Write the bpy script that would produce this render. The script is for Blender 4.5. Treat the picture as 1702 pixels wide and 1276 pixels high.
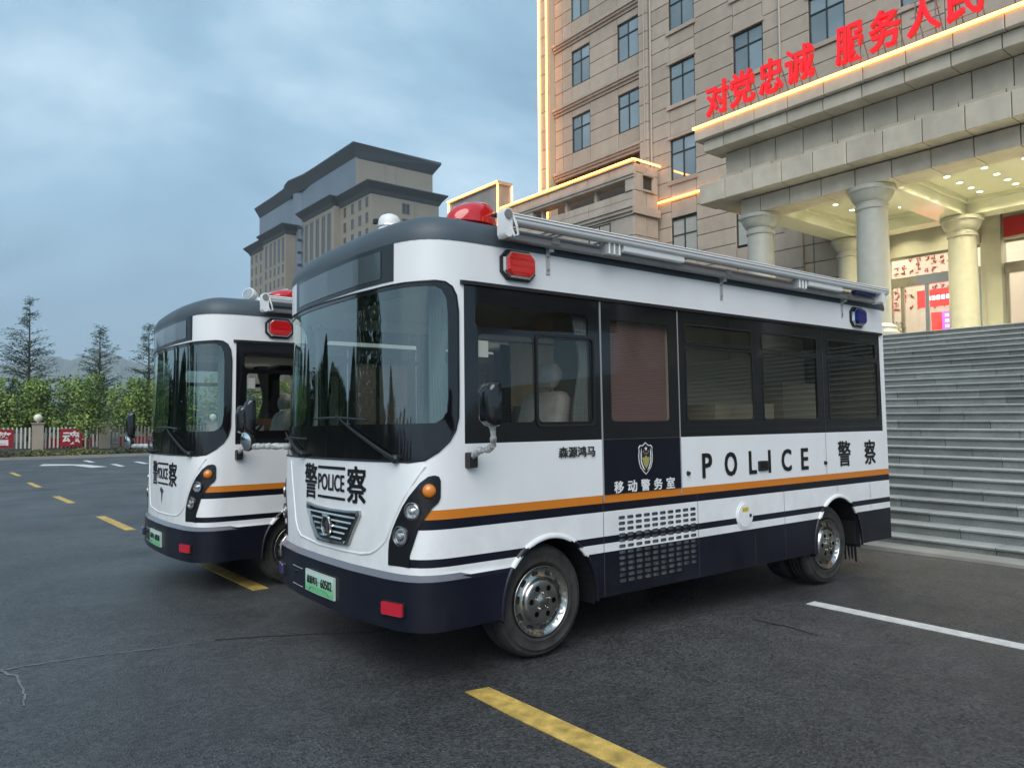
import bpy, bmesh, math, random
from mathutils import Vector, Matrix, Euler
from mathutils.geometry import delaunay_2d_cdt

for o in list(bpy.data.objects):
    bpy.data.objects.remove(o)
SC = bpy.context.scene
COL = SC.collection
R = math.radians
rnd = random.Random(7)

# ------------------------------------------------------------------ camera
cam_d = bpy.data.cameras.new("camera")
cam = bpy.data.objects.new("camera", cam_d)
COL.objects.link(cam)
SC.camera = cam
cam_d.sensor_width = 36.0
cam_d.lens = 1233.18 / 1702 * 36.0
cam_d.clip_start = 0.05
cam_d.clip_end = 9000
PITCH, ROLLC, AZ = R(2.56875), R(-0.32674), R(52.00093)
fw = Vector((math.cos(AZ) * math.cos(PITCH), math.sin(AZ) * math.cos(PITCH), math.sin(PITCH)))
rt = Vector((math.sin(AZ), -math.cos(AZ), 0))
up = rt.cross(fw)
r2 = rt * math.cos(ROLLC) + up * math.sin(ROLLC)
u2 = -rt * math.sin(ROLLC) + up * math.cos(ROLLC)
cm = Matrix((r2, u2, -fw)).transposed().to_4x4()
cm.translation = (0, 0, 1.6)
cam.matrix_world = cm

# ------------------------------------------------------------------ sky
SUN_EL, SUN_AZ = 43, 224      # direction towards the sun, degrees from +X
world = bpy.data.worlds.new("World")
SC.world = world
world.use_nodes = True
nt = world.node_tree
nt.nodes.clear()
def wn(t, **k):
    n = nt.nodes.new(t)
    for a, b in k.items():
        setattr(n, a, b)
    return n
def sky_nodes():
    L = nt.links.new
    out = wn('ShaderNodeOutputWorld')
    sky = wn('ShaderNodeTexSky', sky_type='NISHITA')
    sky.sun_disc = False
    sky.sun_elevation = R(SUN_EL)
    sky.sun_rotation = R(90 - SUN_AZ)
    b1 = wn('ShaderNodeBackground')
    b1.inputs['Strength'].default_value = 0.05
    L(sky.outputs[0], b1.inputs['Color'])
    tc = wn('ShaderNodeTexCoord')
    mp = wn('ShaderNodeMapping')
    mp.inputs['Scale'].default_value = (1.0, 1.0, 1.8)
    mp.inputs['Location'].default_value = (3.1, 0.4, 0.2)
    L(tc.outputs['Generated'], mp.inputs['Vector'])
    n1 = wn('ShaderNodeTexNoise')
    n1.inputs['Scale'].default_value = 1.55
    n1.inputs['Detail'].default_value = 9
    n1.inputs['Roughness'].default_value = 0.55
    n1.inputs['Distortion'].default_value = 0.35
    L(mp.outputs[0], n1.inputs['Vector'])
    rp = wn('ShaderNodeValToRGB')
    e = rp.color_ramp.elements
    e[0].position = 0.36; e[0].color = (0.135, 0.225, 0.305, 1)
    e[1].position = 0.63; e[1].color = (0.345, 0.455, 0.53, 1)
    m = e.new(0.5); m.color = (0.205, 0.32, 0.415, 1)
    L(n1.outputs['Fac'], rp.inputs['Fac'])
    b2 = wn('ShaderNodeBackground')
    b2.inputs['Strength'].default_value = 1.0
    L(rp.outputs['Color'], b2.inputs['Color'])
    mx = wn('ShaderNodeMixShader')
    mx.inputs['Fac'].default_value = 0.85
    L(b1.outputs[0], mx.inputs[1])
    L(b2.outputs[0], mx.inputs[2])
    L(mx.outputs[0], out.inputs['Surface'])
sky_nodes()

sun_d = bpy.data.lights.new("sun", 'SUN')
sun_d.energy = 1.4
sun_d.angle = R(52)
sun_d.color = (1.0, 0.975, 0.94)
sun = bpy.data.objects.new("sun", sun_d)
COL.objects.link(sun)
sd = Vector((math.cos(R(SUN_EL)) * math.cos(R(SUN_AZ)), math.cos(R(SUN_EL)) * math.sin(R(SUN_AZ)), math.sin(R(SUN_EL))))
sun.rotation_euler = sd.to_track_quat('Z', 'Y').to_euler()
sun.location = (-20, -20, 40)

SC.render.engine = 'CYCLES'
SC.cycles.use_denoising = True
SC.cycles.max_bounces = 8
SC.cycles.transparent_max_bounces = 16
SC.cycles.sample_clamp_indirect = 6
SC.view_settings.view_transform = 'Standard'
SC.view_settings.look = 'None'
SC.view_settings.gamma = 1.0
SC.view_settings.use_curve_mapping = False
SC.view_settings.exposure = 1.08

# ------------------------------------------------------------------ materials
MATS = {}
def mat(name, col, rough=0.5, metal=0.0, var=0.0, vscale=4.0, bump=0.0, bscale=60.0, coat=0.0, objvar=0.0,
        emit=None, estr=0.0, spec=0.5, dirt=0.0, dscale=1.2, detail=5.0, fleck=0.0, fscale=90):
    if name in MATS:
        return MATS[name]
    m = bpy.data.materials.new(name)
    m.use_nodes = True
    t = m.node_tree
    b = t.nodes['Principled BSDF']
    b.inputs['Base Color'].default_value = (*col, 1)
    b.inputs['Roughness'].default_value = rough
    b.inputs['Metallic'].default_value = metal
    b.inputs['Specular IOR Level'].default_value = spec
    b.inputs['Coat Weight'].default_value = coat
    b.inputs['Coat Roughness'].default_value = 0.04
    if emit:
        b.inputs['Emission Color'].default_value = (*emit, 1)
        b.inputs['Emission Strength'].default_value = estr
    L = t.links.new
    if var or bump or objvar or dirt or fleck:
        tc = t.nodes.new('ShaderNodeTexCoord')
        val = None
        def mul(a, bb):
            n = t.nodes.new('ShaderNodeMath'); n.operation = 'MULTIPLY'
            L(a, n.inputs[0]); L(bb, n.inputs[1]); return n.outputs[0]
        def noise(scale, det, lo, hi, vec=None):
            n = t.nodes.new('ShaderNodeTexNoise')
            n.inputs['Scale'].default_value = scale
            n.inputs['Detail'].default_value = det
            L(vec or geo.outputs['Position'], n.inputs['Vector'])
            r = t.nodes.new('ShaderNodeMapRange')
            r.inputs['From Min'].default_value = 0.3; r.inputs['From Max'].default_value = 0.7
            r.inputs['To Min'].default_value = lo; r.inputs['To Max'].default_value = hi
            L(n.outputs['Fac'], r.inputs['Value'])
            return r.outputs[0]
        geo = t.nodes.new('ShaderNodeNewGeometry')
        if var:
            val = noise(vscale, detail, 1 - var, 1 + var)
        if fleck:
            f2 = noise(fscale, 2, 1 - fleck, 1 + fleck)
            val = mul(val, f2) if val else f2
        if dirt:
            mp = t.nodes.new('ShaderNodeMapping')
            mp.inputs['Scale'].default_value = (1, 1, 0.22)
            L(geo.outputs['Position'], mp.inputs['Vector'])
            d2 = noise(dscale, 6, 1 - dirt, 1 + dirt * 0.3, mp.outputs[0])
            val = mul(val, d2) if val else d2
        if objvar:
            oi = t.nodes.new('ShaderNodeObjectInfo')
            r = t.nodes.new('ShaderNodeMapRange')
            r.inputs['To Min'].default_value = 1 - objvar; r.inputs['To Max'].default_value = 1 + objvar
            L(oi.outputs['Random'], r.inputs['Value'])
            val = mul(val, r.outputs[0]) if val else r.outputs[0]
        if val:
            vm = t.nodes.new('ShaderNodeVectorMath'); vm.operation = 'SCALE'
            vm.inputs[0].default_value = col
            L(val, vm.inputs['Scale'])
            L(vm.outputs[0], b.inputs['Base Color'])
        if bump:
            n = t.nodes.new('ShaderNodeTexNoise')
            n.inputs['Scale'].default_value = bscale
            n.inputs['Detail'].default_value = 4
            L(geo.outputs['Position'], n.inputs['Vector'])
            bp = t.nodes.new('ShaderNodeBump')
            bp.inputs['Strength'].default_value = bump
            bp.inputs['Distance'].default_value = 0.02
            L(n.outputs['Fac'], bp.inputs['Height'])
            L(bp.outputs[0], b.inputs['Normal'])
    MATS[name] = m
    return m

def grime(m, top, amount, col=(.16, .145, .125)):
    """road dust splashed up the lower body"""
    t = m.node_tree; b = t.nodes['Principled BSDF']; L = t.links.new
    src = b.inputs['Base Color'].links[0].from_socket if b.inputs['Base Color'].links else None
    geo = t.nodes.new('ShaderNodeNewGeometry'); sp = t.nodes.new('ShaderNodeSeparateXYZ'); L(geo.outputs['Position'], sp.inputs[0])
    r = t.nodes.new('ShaderNodeMapRange'); r.inputs['From Min'].default_value = top; r.inputs['From Max'].default_value = .3
    r.inputs['To Min'].default_value = 0.04; r.inputs['To Max'].default_value = 1; L(sp.outputs['Z'], r.inputs['Value'])
    n = t.nodes.new('ShaderNodeTexNoise'); n.inputs['Scale'].default_value = 5; n.inputs['Detail'].default_value = 8; n.inputs['Roughness'].default_value = .65
    L(geo.outputs['Position'], n.inputs['Vector'])
    q = t.nodes.new('ShaderNodeMapRange'); q.inputs['From Min'].default_value = .38; q.inputs['From Max'].default_value = .75; L(n.outputs['Fac'], q.inputs['Value'])
    mu = t.nodes.new('ShaderNodeMath'); mu.operation = 'MULTIPLY'; L(r.outputs[0], mu.inputs[0]); L(q.outputs[0], mu.inputs[1])
    m2 = t.nodes.new('ShaderNodeMath'); m2.operation = 'MULTIPLY'; m2.use_clamp = True; m2.inputs[1].default_value = amount; L(mu.outputs[0], m2.inputs[0])
    mx = t.nodes.new('ShaderNodeMix'); mx.data_type = 'RGBA'
    L(m2.outputs[0], mx.inputs[0])
    if src: L(src, mx.inputs[6])
    mx.inputs[7].default_value = (*col, 1); L(mx.outputs[2], b.inputs['Base Color'])
    return m

def glass(name, tint, refl=1.0, base=0.04):
    """thin pane: tinted see-through plus mirror reflection by Fresnel"""
    m = bpy.data.materials.new(name)
    m.use_nodes = True
    t = m.node_tree
    t.nodes.clear()
    L = t.links.new
    out = t.nodes.new('ShaderNodeOutputMaterial')
    tr = t.nodes.new('ShaderNodeBsdfTransparent'); tr.inputs['Color'].default_value = (*tint, 1)
    gl = t.nodes.new('ShaderNodeBsdfGlossy'); gl.inputs['Roughness'].default_value = 0.012
    gl.inputs['Color'].default_value = (0.92, 1.0, 0.98, 1)
    fr = t.nodes.new('ShaderNodeFresnel'); fr.inputs['IOR'].default_value = 1.55
    ma = t.nodes.new('ShaderNodeMath'); ma.operation = 'MULTIPLY_ADD'; ma.use_clamp = True
    ma.inputs[1].default_value = refl; ma.inputs[2].default_value = base
    ge = t.nodes.new('ShaderNodeNewGeometry')
    io = t.nodes.new('ShaderNodeMath'); io.operation = 'MULTIPLY_ADD'
    io.inputs[1].default_value = 1 / 1.55 - 1.55; io.inputs[2].default_value = 1.55
    L(ge.outputs['Backfacing'], io.inputs[0]); L(io.outputs[0], fr.inputs['IOR'])
    L(fr.outputs[0], ma.inputs[0])
    mx = t.nodes.new('ShaderNodeMixShader')
    L(ma.outputs[0], mx.inputs['Fac']); L(tr.outputs[0], mx.inputs[1]); L(gl.outputs[0], mx.inputs[2])
    L(mx.outputs[0], out.inputs['Surface'])
    MATS[name] = m
    return m

WHITE = mat('white_paint', (0.80, 0.80, 0.80), 0.42, coat=0.12, var=0.02, vscale=1.5, dirt=0.05, dscale=2.5)
NAVY = mat('navy_paint', (0.0055, 0.0065, 0.015), 0.30, coat=0.05, spec=0.35, var=0.2, vscale=3, dirt=0.3)
grime(WHITE, 1.25, .30); grime(NAVY, .95, .055)
ORANGE = mat('orange_paint', (0.62, 0.19, 0.012), 0.3, coat=0.3)
BLACKG = mat('black_gloss', (0.006, 0.006, 0.007), 0.12, coat=0.4)
BLACK = mat('black_plastic', (0.012, 0.012, 0.013), 0.45, var=0.2)
DECAL = mat('decal_black', (0.008, 0.008, 0.009), 0.4)
DECALW = mat('decal_white', (0.75, 0.75, 0.75), 0.4)
DECALG = mat('decal_grey', (0.05, 0.055, 0.05), 0.3, metal=0.5)
ROOFM = mat('roof_fairing', (0.060, 0.078, 0.092), 0.5, coat=0.0, var=0.12, vscale=2)
CHROME = mat('chrome', (0.72, 0.70, 0.66), 0.10, metal=1.0)
HUBC = mat('wheel_chrome', (0.47, 0.45, 0.41), 0.2, metal=1.0, var=.2, vscale=14)
ALU = mat('aluminium', (0.62, 0.62, 0.61), 0.38, metal=0.6, var=0.05)
ALUW = mat('light_grey_alloy', (0.80, 0.80, 0.79), 0.42, metal=0.1)
ALUD = mat('dull_alloy', (0.30, 0.29, 0.285), 0.45, metal=0.5)
RUBBER = mat('tyre_rubber', (0.030, 0.028, 0.026), 0.8, var=0.45, vscale=11, bump=0.2, bscale=60, fleck=.15, fscale=70)
REDL = mat('red_lens', (0.45, 0.006, 0.008), 0.10, coat=1.0, emit=(0.6, 0.01, 0.01), estr=0.08)
REDF = mat('red_reflector', (0.50, 0.012, 0.03), 0.25, coat=0.6)
BLUEL = mat('blue_lens', (0.012, 0.012, 0.16), 0.08, coat=1.0)
AMBER = mat('amber_lens', (0.70, 0.20, 0.012), 0.15, coat=0.8)
LAMPG = mat('lamp_glass', (0.55, 0.56, 0.56), 0.08, metal=0.75)
SEAT = mat('seat_cloth', (0.36, 0.36, 0.355), 0.8, var=0.15, vscale=12)
CURT = mat('curtain_cloth', (0.15, 0.175, 0.18), 0.85, var=0.1)
INTER = mat('interior_lining', (0.42, 0.385, 0.31), 0.8)
WOODI = mat('interior_board', (0.24, 0.12, 0.07), 0.6)
BLIND = mat('blind_slat', (0.33, 0.205, 0.195), 0.6)
PANELL = mat('ceiling_panel', (0.8, 0.8, 0.8), 0.5, emit=(1, 1, 0.97), estr=1.1)
PLATEG = mat('plate_green', (0.16, 0.55, 0.24), 0.4)
PLATEW = mat('plate_pale', (0.50, 0.68, 0.60), 0.4)
GOLD = mat('emblem_gold', (0.50, 0.45, 0.16), 0.35, metal=0.4)
YELS = mat('sticker_yellow', (0.55, 0.40, 0.04), 0.5)
WRAP = mat('plastic_wrap', (0.42, 0.43, 0.42), 0.18, coat=0.5, var=0.4, vscale=30, bump=0.5, bscale=45)
GLW = glass('windscreen_glass', (0.62, 0.74, 0.68), 1.2, 0.12)
GLS = glass('side_glass', (0.74, 0.73, 0.69), 0.8, 0.015)
GLF = glass('far_side_glass', (0.85, 0.88, 0.86), 1.0, 0.02)
GLD = glass('door_glass', (0.85, 0.82, 0.80), 0.6, 0.01)
MIRR = mat('mirror_glass', (0.8, 0.82, 0.82), 0.02, metal=1.0)

# ------------------------------------------------------------------ mesh helpers
class MB:
    def __init__(s):
        s.v = []; s.f = []; s.m = []
    def add(s, vs, fs, mi=0):
        n = len(s.v)
        s.v += [tuple(p) for p in vs]
        for f in fs:
            s.f.append(tuple(i + n for i in f)); s.m.append(mi)
        return s
    def box(s, x0, x1, y0, y1, z0, z1, mi=0):
        return s.add([(x0, y0, z0), (x1, y0, z0), (x1, y1, z0), (x0, y1, z0), (x0, y0, z1), (x1, y0, z1), (x1, y1, z1), (x0, y1, z1)],
                     [(3, 2, 1, 0), (4, 5, 6, 7), (0, 1, 5, 4), (1, 2, 6, 5), (2, 3, 7, 6), (3, 0, 4, 7)], mi)
    def quad(s, a, b, c, d, mi=0):
        return s.add([a, b, c, d], [(0, 1, 2, 3)], mi)
    def loft(s, rings, mi=0, cap0=True, cap1=True, closed=True):
        n = len(rings[0]); b = len(s.v)
        for r in rings:
            s.v += [tuple(p) for p in r]
        for k in range(len(rings) - 1):
            for i in range(n if closed else n - 1):
                j = (i + 1) % n
                s.f.append((b + k * n + i, b + k * n + j, b + (k + 1) * n + j, b + (k + 1) * n + i)); s.m.append(mi)
        if cap0:
            s.f.append(tuple(b + i for i in range(n))[::-1]); s.m.append(mi)
        if cap1:
            s.f.append(tuple(b + (len(rings) - 1) * n + i for i in range(n))); s.m.append(mi)
        return s
    def tube(s, pts, r, n=8, mi=0, cap=True):
        pts = [Vector(p) for p in pts]
        rs = r if isinstance(r, (list, tuple)) else [r] * len(pts)
        rings = []
        prev = None
        for i, p in enumerate(pts):
            d = (pts[min(i + 1, len(pts) - 1)] - pts[max(i - 1, 0)]).normalized()
            a = prev if prev else (Vector((0, 0, 1)) if abs(d.z) < 0.9 else Vector((1, 0, 0)))
            a = (a - d * a.dot(d)).normalized()
            prev = a
            b = d.cross(a)
            rings.append([p + (a * math.cos(q) + b * math.sin(q)) * rs[i] for q in [2 * math.pi * k / n for k in range(n)]])
        return s.loft(rings, mi, cap, cap)
    def prism(s, poly, f0, f1, mi=0):
        """poly: 2D list; f0/f1 map (a,b)->3D for the back and the front"""
        n = len(poly)
        vs = [f0(a, b) for a, b in poly] + [f1(a, b) for a, b in poly]
        fs = [tuple(range(n))[::-1], tuple(range(n, 2 * n))] + [(i, (i + 1) % n, n + (i + 1) % n, n + i) for i in range(n)]
        return s.add(vs, fs, mi)
    def lathe(s, prof, origin, axis, n=24, mi=0, cap=True):
        """prof: (r, h) along axis"""
        ax = Vector(axis).normalized()
        a = Vector((0, 0, 1)) if abs(ax.z) < 0.9 else Vector((1, 0, 0))
        a = (a - ax * a.dot(ax)).normalized(); b = ax.cross(a)
        o = Vector(origin)
        rings = [[o + ax * h + (a * math.cos(2 * math.pi * k / n) + b * math.sin(2 * math.pi * k / n)) * max(r, 1e-4) for k in range(n)] for r, h in prof]
        return s.loft(rings, mi, cap, cap)
    def mesh(s, name, mats, smooth=False):
        me = bpy.data.meshes.new(name)
        me.from_pydata(s.v, [], s.f)
        for m in (mats if isinstance(mats, (list, tuple)) else [mats]):
            me.materials.append(m)
        if any(s.m):
            me.polygons.foreach_set('material_index', s.m)
        if smooth:
            me.polygons.foreach_set('use_smooth', [True] * len(me.polygons))
        me.update()
        return me
    def obj(s, name, mats, parent=None, smooth=False, fix=True):
        me = s.mesh(name, mats, smooth)
        if fix:
            bm = bmesh.new(); bm.from_mesh(me); bmesh.ops.recalc_face_normals(bm, faces=bm.faces); bm.to_mesh(me); bm.free()
        return link(name, me, parent)
def link(name, data, parent=None):
    o = bpy.data.objects.new(name, data)
    COL.objects.link(o)
    if parent:
        o.parent = parent
    return o
def tag(o, label=None, cat=None, group=None, kind=None):
    for k, v in (('label', label), ('category', cat), ('group', group), ('kind', kind)):
        if v:
            o[k] = v
    return o
def thing(name, label, cat, loc=(0, 0, 0), group=None):
    o = bpy.data.objects.new(name, None)
    o.empty_display_size = 0.2
    COL.objects.link(o)
    o.location = loc
    return tag(o, label, cat, group)
def auto_smooth(o, ang=35):
    me = o.data
    me.polygons.foreach_set('use_smooth', [True] * len(me.polygons))
    bm = bmesh.new(); bm.from_mesh(me)
    for e in bm.edges:
        if len(e.link_faces) == 2:
            e.smooth = e.calc_face_angle(0) < R(ang)
    bm.to_mesh(me); bm.free()
    return o
def rrect(x0, x1, y0, y1, r, n=4):
    out = []
    for cx, cy, a in ((x1 - r, y1 - r, 0), (x0 + r, y1 - r, 90), (x0 + r, y0 + r, 180), (x1 - r, y0 + r, 270)):
        for k in range(n + 1):
            q = R(a + 90 * k / n)
            out.append((cx + r * math.cos(q), cy + r * math.sin(q)))
    return out
def chamf(x0, x1, y0, y1, c):
    return [(x0 + c, y0), (x1 - c, y0), (x1, y0 + c), (x1, y1 - c), (x1 - c, y1), (x0 + c, y1), (x0, y1 - c), (x0, y0 + c)]
def ell(cx, cy, a, b, n=24):
    return [(cx + a * math.cos(2 * math.pi * k / n), cy + b * math.sin(2 * math.pi * k / n)) for k in range(n)]
def pip(x, y, poly):
    c = False
    j = len(poly) - 1
    for i in range(len(poly)):
        xi, yi = poly[i]; xj, yj = poly[j]
        if (yi > y) != (yj > y) and x < (xj - xi) * (y - yi) / (yj - yi) + xi:
            c = not c
        j = i
    return c
def cdt(outer, holes=(), pts=(), lines=()):
    """triangulate a 2D outline with holes; returns verts, tris"""
    V = []; E = []
    def loop(p):
        n = len(V)
        V.extend(Vector(q) for q in p)
        E.extend((n + i, n + (i + 1) % len(p)) for i in range(len(p)))
    loop(outer)
    for h in holes:
        loop(h)
    for a, b in lines:
        n = len(V); V.extend((Vector(a), Vector(b))); E.append((n, n + 1))
    V.extend(Vector(p) for p in pts)
    v, e, f, *_ = delaunay_2d_cdt(V, E, [], 0, 1e-6)
    bb = [(min(p[0] for p in h), max(p[0] for p in h), min(p[1] for p in h), max(p[1] for p in h)) for h in holes]
    T = []
    for t in f:
        cx = sum(v[i].x for i in t) / 3; cy = sum(v[i].y for i in t) / 3
        if not pip(cx, cy, outer):
            continue
        if any(b[0] <= cx <= b[1] and b[2] <= cy <= b[3] and pip(cx, cy, h) for h, b in zip(holes, bb)):
            continue
        a, b_, c = (v[i] for i in t)
        if abs((b_ - a).cross(c - a)) < 1e-9:
            continue
        T.append(t if (b_ - a).cross(c - a) > 0 else t[::-1])
    return v, T
_text_cache = {}
def text2d(s, bold=0.0):
    """outline of a string as 2D triangles in a unit box: verts, tris, aspect"""
    k = (s, bold)
    if k not in _text_cache:
        cu = bpy.data.curves.new('txt', 'FONT')
        cu.body = s; cu.size = 1.0; cu.offset = bold; cu.resolution_u = 3
        o = bpy.data.objects.new('txt', cu)
        COL.objects.link(o)
        dg = bpy.context.evaluated_depsgraph_get()
        me = bpy.data.meshes.new_from_object(o.evaluated_get(dg))
        bm = bmesh.new(); bm.from_mesh(me)
        bmesh.ops.triangulate(bm, faces=bm.faces)
        vs = [(v.co.x, v.co.y) for v in bm.verts]
        fs = [[v.index for v in f.verts] for f in bm.faces]
        bm.free()
        bpy.data.objects.remove(o); bpy.data.curves.remove(cu); bpy.data.meshes.remove(me)
        x0, x1 = min(v[0] for v in vs), max(v[0] for v in vs); y0, y1 = min(v[1] for v in vs), max(v[1] for v in vs)
        vs = [((x - x0) / (x1 - x0), (y - y0) / (y1 - y0)) for x, y in vs]
        fs2 = []
        for f in fs:
            a, b, c = (Vector(vs[i]) for i in f)
            fs2.append(f if (b - a).cross(c - a) > 0 else f[::-1])
        _text_cache[k] = (vs, fs2, (x1 - x0) / (y1 - y0))
    return _text_cache[k]

# ------------------------------------------------------------------ ground
def zg(y):
    """the car park falls gently away to the north"""
    if y < 3.6:
        return 0.0
    if y < 22:
        return -0.0165 * (y - 3.6)
    t = min(1, (y - 22) / 8)
    return -0.3036 - 0.05 * t * (2 - t)
def build_ground():
    mb = MB()
    ys = [-600, -60, -20, -8, -2, 3.6] + [3.6 + k * 1.3 for k in range(1, 15)] + [23, 25, 28, 30, 44.2]
    xs = [-900, -60, -20, -6, 0, 4, 9.2, 14, 30, 60, 900]
    n = len(xs)
    vs = [(x, y, zg(y)) for y in ys for x in xs]
    fs = [(j * n + i, j * n + i + 1, (j + 1) * n + i + 1, (j + 1) * n + i) for j in range(len(ys) - 1) for i in range(n - 1)]
    mb.add(vs, fs)
    m = bpy.data.materials.new('asphalt'); m.use_nodes = True
    t = m.node_tree; b = t.nodes['Principled BSDF']; L = t.links.new
    geo = t.nodes.new('ShaderNodeNewGeometry')
    def noise(sc, det, lo, hi, f0=0.3, f1=0.7):
        nn = t.nodes.new('ShaderNodeTexNoise'); nn.inputs['Scale'].default_value = sc; nn.inputs['Detail'].default_value = det
        L(geo.outputs['Position'], nn.inputs['Vector'])
        r = t.nodes.new('ShaderNodeMapRange'); r.inputs['From Min'].default_value = f0; r.inputs['From Max'].default_value = f1
        r.inputs['To Min'].default_value = lo; r.inputs['To Max'].default_value = hi
        L(nn.outputs['Fac'], r.inputs['Value']); return r.outputs[0]
    vor = t.nodes.new('ShaderNodeTexVoronoi'); vor.inputs['Scale'].default_value = 72
    L(geo.outputs['Position'], vor.inputs['Vector'])
    sepc = t.nodes.new('ShaderNodeSeparateColor'); L(vor.outputs['Color'], sepc.inputs[0])
    mr = t.nodes.new('ShaderNodeMapRange'); mr.inputs['To Min'].default_value = 0.5; mr.inputs['To Max'].default_value = 1.6
    L(sepc.outputs[0], mr.inputs['Value'])
    def mul(a, c):
        q = t.nodes.new('ShaderNodeMath'); q.operation = 'MULTIPLY'; L(a, q.inputs[0]); L(c, q.inputs[1]); return q.outputs[0]
    val = mul(mul(mul(noise(0.45, 6, 0.72, 1.25), noise(5, 4, 0.85, 1.13)), noise(1.6, 3, 0.88, 1.1)), mr.outputs[0])
    vm = t.nodes.new('ShaderNodeVectorMath'); vm.operation = 'SCALE'; vm.inputs[0].default_value = (0.058, 0.0585, 0.060)
    val = mul(val, noise(0.62, 5, 0.62, 1.0, .28, .40)); val = mul(val, noise(2.3, 4, 0.70, 1.0, .27, .36))
    L(val, vm.inputs['Scale']); L(vm.outputs[0], b.inputs['Base Color'])
    L(noise(0.8, 4, 0.34, 0.56), b.inputs['Roughness'])
    bp = t.nodes.new('ShaderNodeBump'); bp.inputs['Strength'].default_value = 0.8; bp.inputs['Distance'].default_value = 0.008
    L(vor.outputs['Distance'], bp.inputs['Height']); L(bp.outputs[0], b.inputs['Normal'])
    o = mb.obj('road', m, None, fix=False)
    tag(o, kind='structure')
    # earth beyond the kerb
    e = MB()
    gx = [-900, -40, 20, 60, 300, 3000]; gy = [44.2, 60, 90, 200, 900, 5000]
    e.add([(x, y, zg(60) - 0.02) for y in gy for x in gx], [(j * 6 + i, j * 6 + i + 1, j * 6 + i + 7, j * 6 + i + 6) for j in range(5) for i in range(5)])
    tag(e.obj('earth', mat('earth', (0.06, 0.06, 0.035), 0.9, var=0.3, vscale=0.6), fix=False), kind='structure')
build_ground()

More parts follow.
